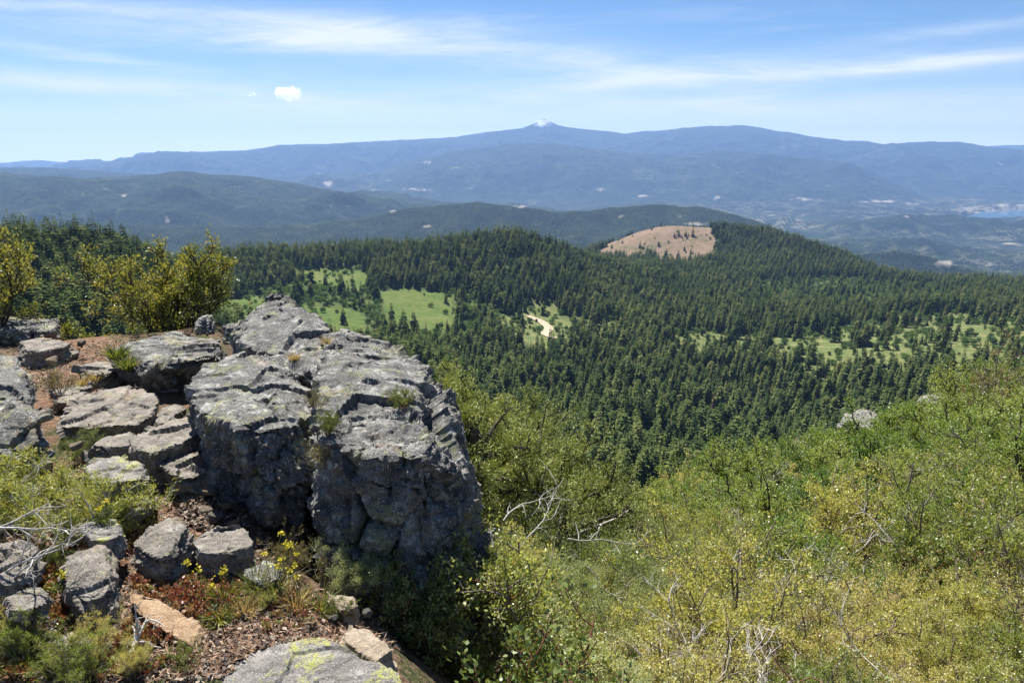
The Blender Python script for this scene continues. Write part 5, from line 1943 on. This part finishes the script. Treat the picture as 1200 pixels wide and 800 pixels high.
SPOTS = [(30, 770, 'yellow', 0, .20), (75, 778, 'glossy', 1, .17), (110, 768, 'yellow', 1, .16), (20, 740, 'yellow', 2, .17), (160, 790, 'yellow', 0, .15), (215, 780, 'glossy', 2, .13), (60, 668, 'yellow', 1, .15), (312, 712, 'yellow', 1, .11), (395, 730, 'glossy', 1, .16), (90, 795, 'yellow', 2, .2)]
WHERE = ['in the bottom left corner beneath the grey twigs', 'beside the flattish rock near the bottom left corner', 'just right of the flattish low rock', 'left of the flattish low rock', 'at the bottom edge near the knobbly branch', 'between the lichen rock and the tan splinter', 'behind the flat paving like rock', 'behind the bright lichen rock', 'behind the pale tan angular rock', 'at the bottom edge below the stonecrop']
for k, ((px, py, kind, j, s), wh) in enumerate(zip(SPOTS, WHERE)):
    p = hit(px, py)
    o = dup(sfirst[(kind, j)], p, k * 1.9, s, 'small green leafy plant ' + wh, 'small plants on the summit soil')
    o.name = 'small_plant'
    o['category'] = 'plant'

for k, (px, py, r, L, d, lab) in enumerate([(612, 640, 6.4, .8, (.9, .2, .1), 'bleached forked limb at the foot of the junipers nearest the biggest boulder'), (668, 628, 7.4, .9, (1, .1, .1), 'long silvery limb lying on the pale green brush below the junipers'), (594, 612, 6.8, .6, (.2, .1, 1), 'tangle of upright silver twigs right of the biggest boulder')]):
    twig(lab, PT(px, py, r), 980 + k, L, 1, d, .009, True)

# plants rooted in the cracks of the outcrop
for k, (px, py, kind, j, s, lab) in enumerate([
        (472, 478, 'glossy', 0, .17, 'small green bush growing from a hollow on top of the biggest boulder'), (378, 548, 'olive', 0, .17, 'brown green plant hanging in the crevice between the two great boulders'),
        (372, 480, 'olive', 1, .13, 'small brown tuft high in the crevice'), (384, 510, 'glossy', 1, .16, 'mossy green plant midway down the crevice'), (420, 690, 'pale', 0, .30, 'light green leafy plant at the foot of the biggest boulder'),
        (446, 684, 'glossy', 2, .26, 'small leafy plant against the shaded front of the biggest boulder'), (342, 672, 'olive', 0, .24, 'dry brown plant at the mouth of the crevice'), (70, 462, 'olive', 1, .22, 'dry brown cushion plant on the litter edge'),
        (96, 540, 'pale', 1, .22, 'small pale cushion plant above the yellow green rock')]):
    p = hit(px, py)
    if p is None:
        continue
    key = (kind, j)
    if key in sfirst:
        o = dup(sfirst[key], p, k * 1.3, s, lab, 'plants in the rock cracks')
    else:
        o = sfirst[key] = shrub_thing('crevice_plant', lab, 'plant', 'plants in the rock cracks', *SH[kind][j], p, k * 1.3, s)
    o.name = 'crevice_plant'
    o['category'] = 'plant'

# glossy low shrubs right in front, round the lichen rock and the boulder foot
for k, (px, py, kind, j, s, lab) in enumerate([
        (505, 735, 'glossy', 0, .55, 'low glossy shrub directly right of the pale tan angular rock'), (555, 715, 'glossy', 1, .62, 'low glossy shrub under the right corner of the biggest boulder'), (470, 715, 'glossy', 2, .38, 'small glossy shrub against the boulder foot'),
        (540, 790, 'glossy', 2, .6, 'glossy leathery shrub at the bottom edge right of the lichen rock'), (600, 790, 'glossy', 0, .65, 'second glossy shrub along the bottom edge'), (500, 770, 'glossy', 1, .45, 'small glossy shrub touching the bright lichen rock'), (590, 690, 'pale', 2, .55, 'pale green shrub against the right side of the biggest boulder'), (620, 650, 'pale', 0, .8, 'pale green shrub just right of the biggest boulder'), (600, 640, 'pale', 1, .6, 'small pale green shrub hugging the right edge of the biggest boulder')]):
    p = hit(px, py)
    if p is None:
        continue
    key = (kind, j)
    if key in sfirst:
        dup(sfirst[key], p - Vector((0, 0, .05)), k * 2.1, s, lab, 'shrubs at the boulder foot')
    else:
        sfirst[key] = shrub_thing('shrub', lab, 'shrub', 'shrubs at the boulder foot', *SH[kind][j], p - Vector((0, 0, .05)), k * 2.1, s)


# ---------------------------------------------------------------- two small cumulus clouds, high above the haze
mc, t = new_mat('cloud_vapour')
pv = t.node('ShaderNodeVolumePrincipled')
pv.inputs['Color'].default_value = (1, 1, 1, 1)
cn = t.noise(t.objpos(), .007, 5, .65)
t.put(pv.inputs['Density'], t.step(cn, .40, .66) * .0075)
pv.inputs['Anisotropy'].default_value = .45
o = t.node('ShaderNodeOutputMaterial')
t.nt.links.new(pv.outputs[0], o.inputs['Volume'])
mc2, t = new_mat('thin_cloud_vapour')
pv = t.node('ShaderNodeVolumePrincipled')
pv.inputs['Color'].default_value = (1, 1, 1, 1)
pv.inputs['Density'].default_value = .006
pv.inputs['Anisotropy'].default_value = .45
o = t.node('ShaderNodeOutputMaterial')
t.nt.links.new(pv.outputs[0], o.inputs['Volume'])
for name, (px, py), wid, hh, seed, lab in [('cloud', (337, 110), 760, 470, 1, 'small bright white puffy cloud alone in the blue sky'), ('cloud', (299, 110.5), 360, 190, 2, 'tiny white wisp of cloud left of the puffy one')]:
    rg = np.random.default_rng(seed)
    bm = bmesh.new()
    for k in range(22 if seed == 1 else 8):
        q = Vector((rg.uniform(-.42, .42) * wid, rg.uniform(-.3, .3) * wid, rg.uniform(-.28, .3) * hh))
        s = rg.uniform(.10, .24) * wid * (.65 if seed == 2 else 1)
        bmesh.ops.create_icosphere(bm, subdivisions=3, radius=s, matrix=Matrix.Translation(q) @ Matrix.Diagonal((1, 1, .75 if seed == 1 else .35, 1)))
    me = bpy.data.meshes.new('c')
    bm.to_mesh(me)
    bm.free()
    o2 = bpy.data.objects.new('c', me)
    COL.objects.link(o2)
    md = o2.modifiers.new('r', 'REMESH')
    md.mode = 'VOXEL'
    md.voxel_size = 14 if seed == 1 else 9
    m2 = bpy.data.meshes.new_from_object(o2.evaluated_get(bpy.context.evaluated_depsgraph_get()))
    bpy.data.objects.remove(o2)
    n = len(m2.vertices)
    co = np.empty(n * 3, np.float32); no = np.empty(n * 3, np.float32)
    m2.vertices.foreach_get('co', co); m2.vertices.foreach_get('normal', no)
    co = co.reshape(-1, 3).astype(float); no = no.reshape(-1, 3)
    co += no * (.05 * wid * fbm(co / (wid * .14), 4, 3, .6))[:, None]
    m2.vertices.foreach_set('co', co.astype(np.float32).ravel())
    m2.materials.clear()
    m2.materials.append(mc if seed == 1 else mc2)
    m2.name = 'cloud'
    a, b, c = pdir(px, py)
    D = 24000 / math.hypot(a, b)
    o2 = link('cloud', m2, None, (a * D, b * D, EYE + c * D))
    tag(o2, lab, 'cloud')
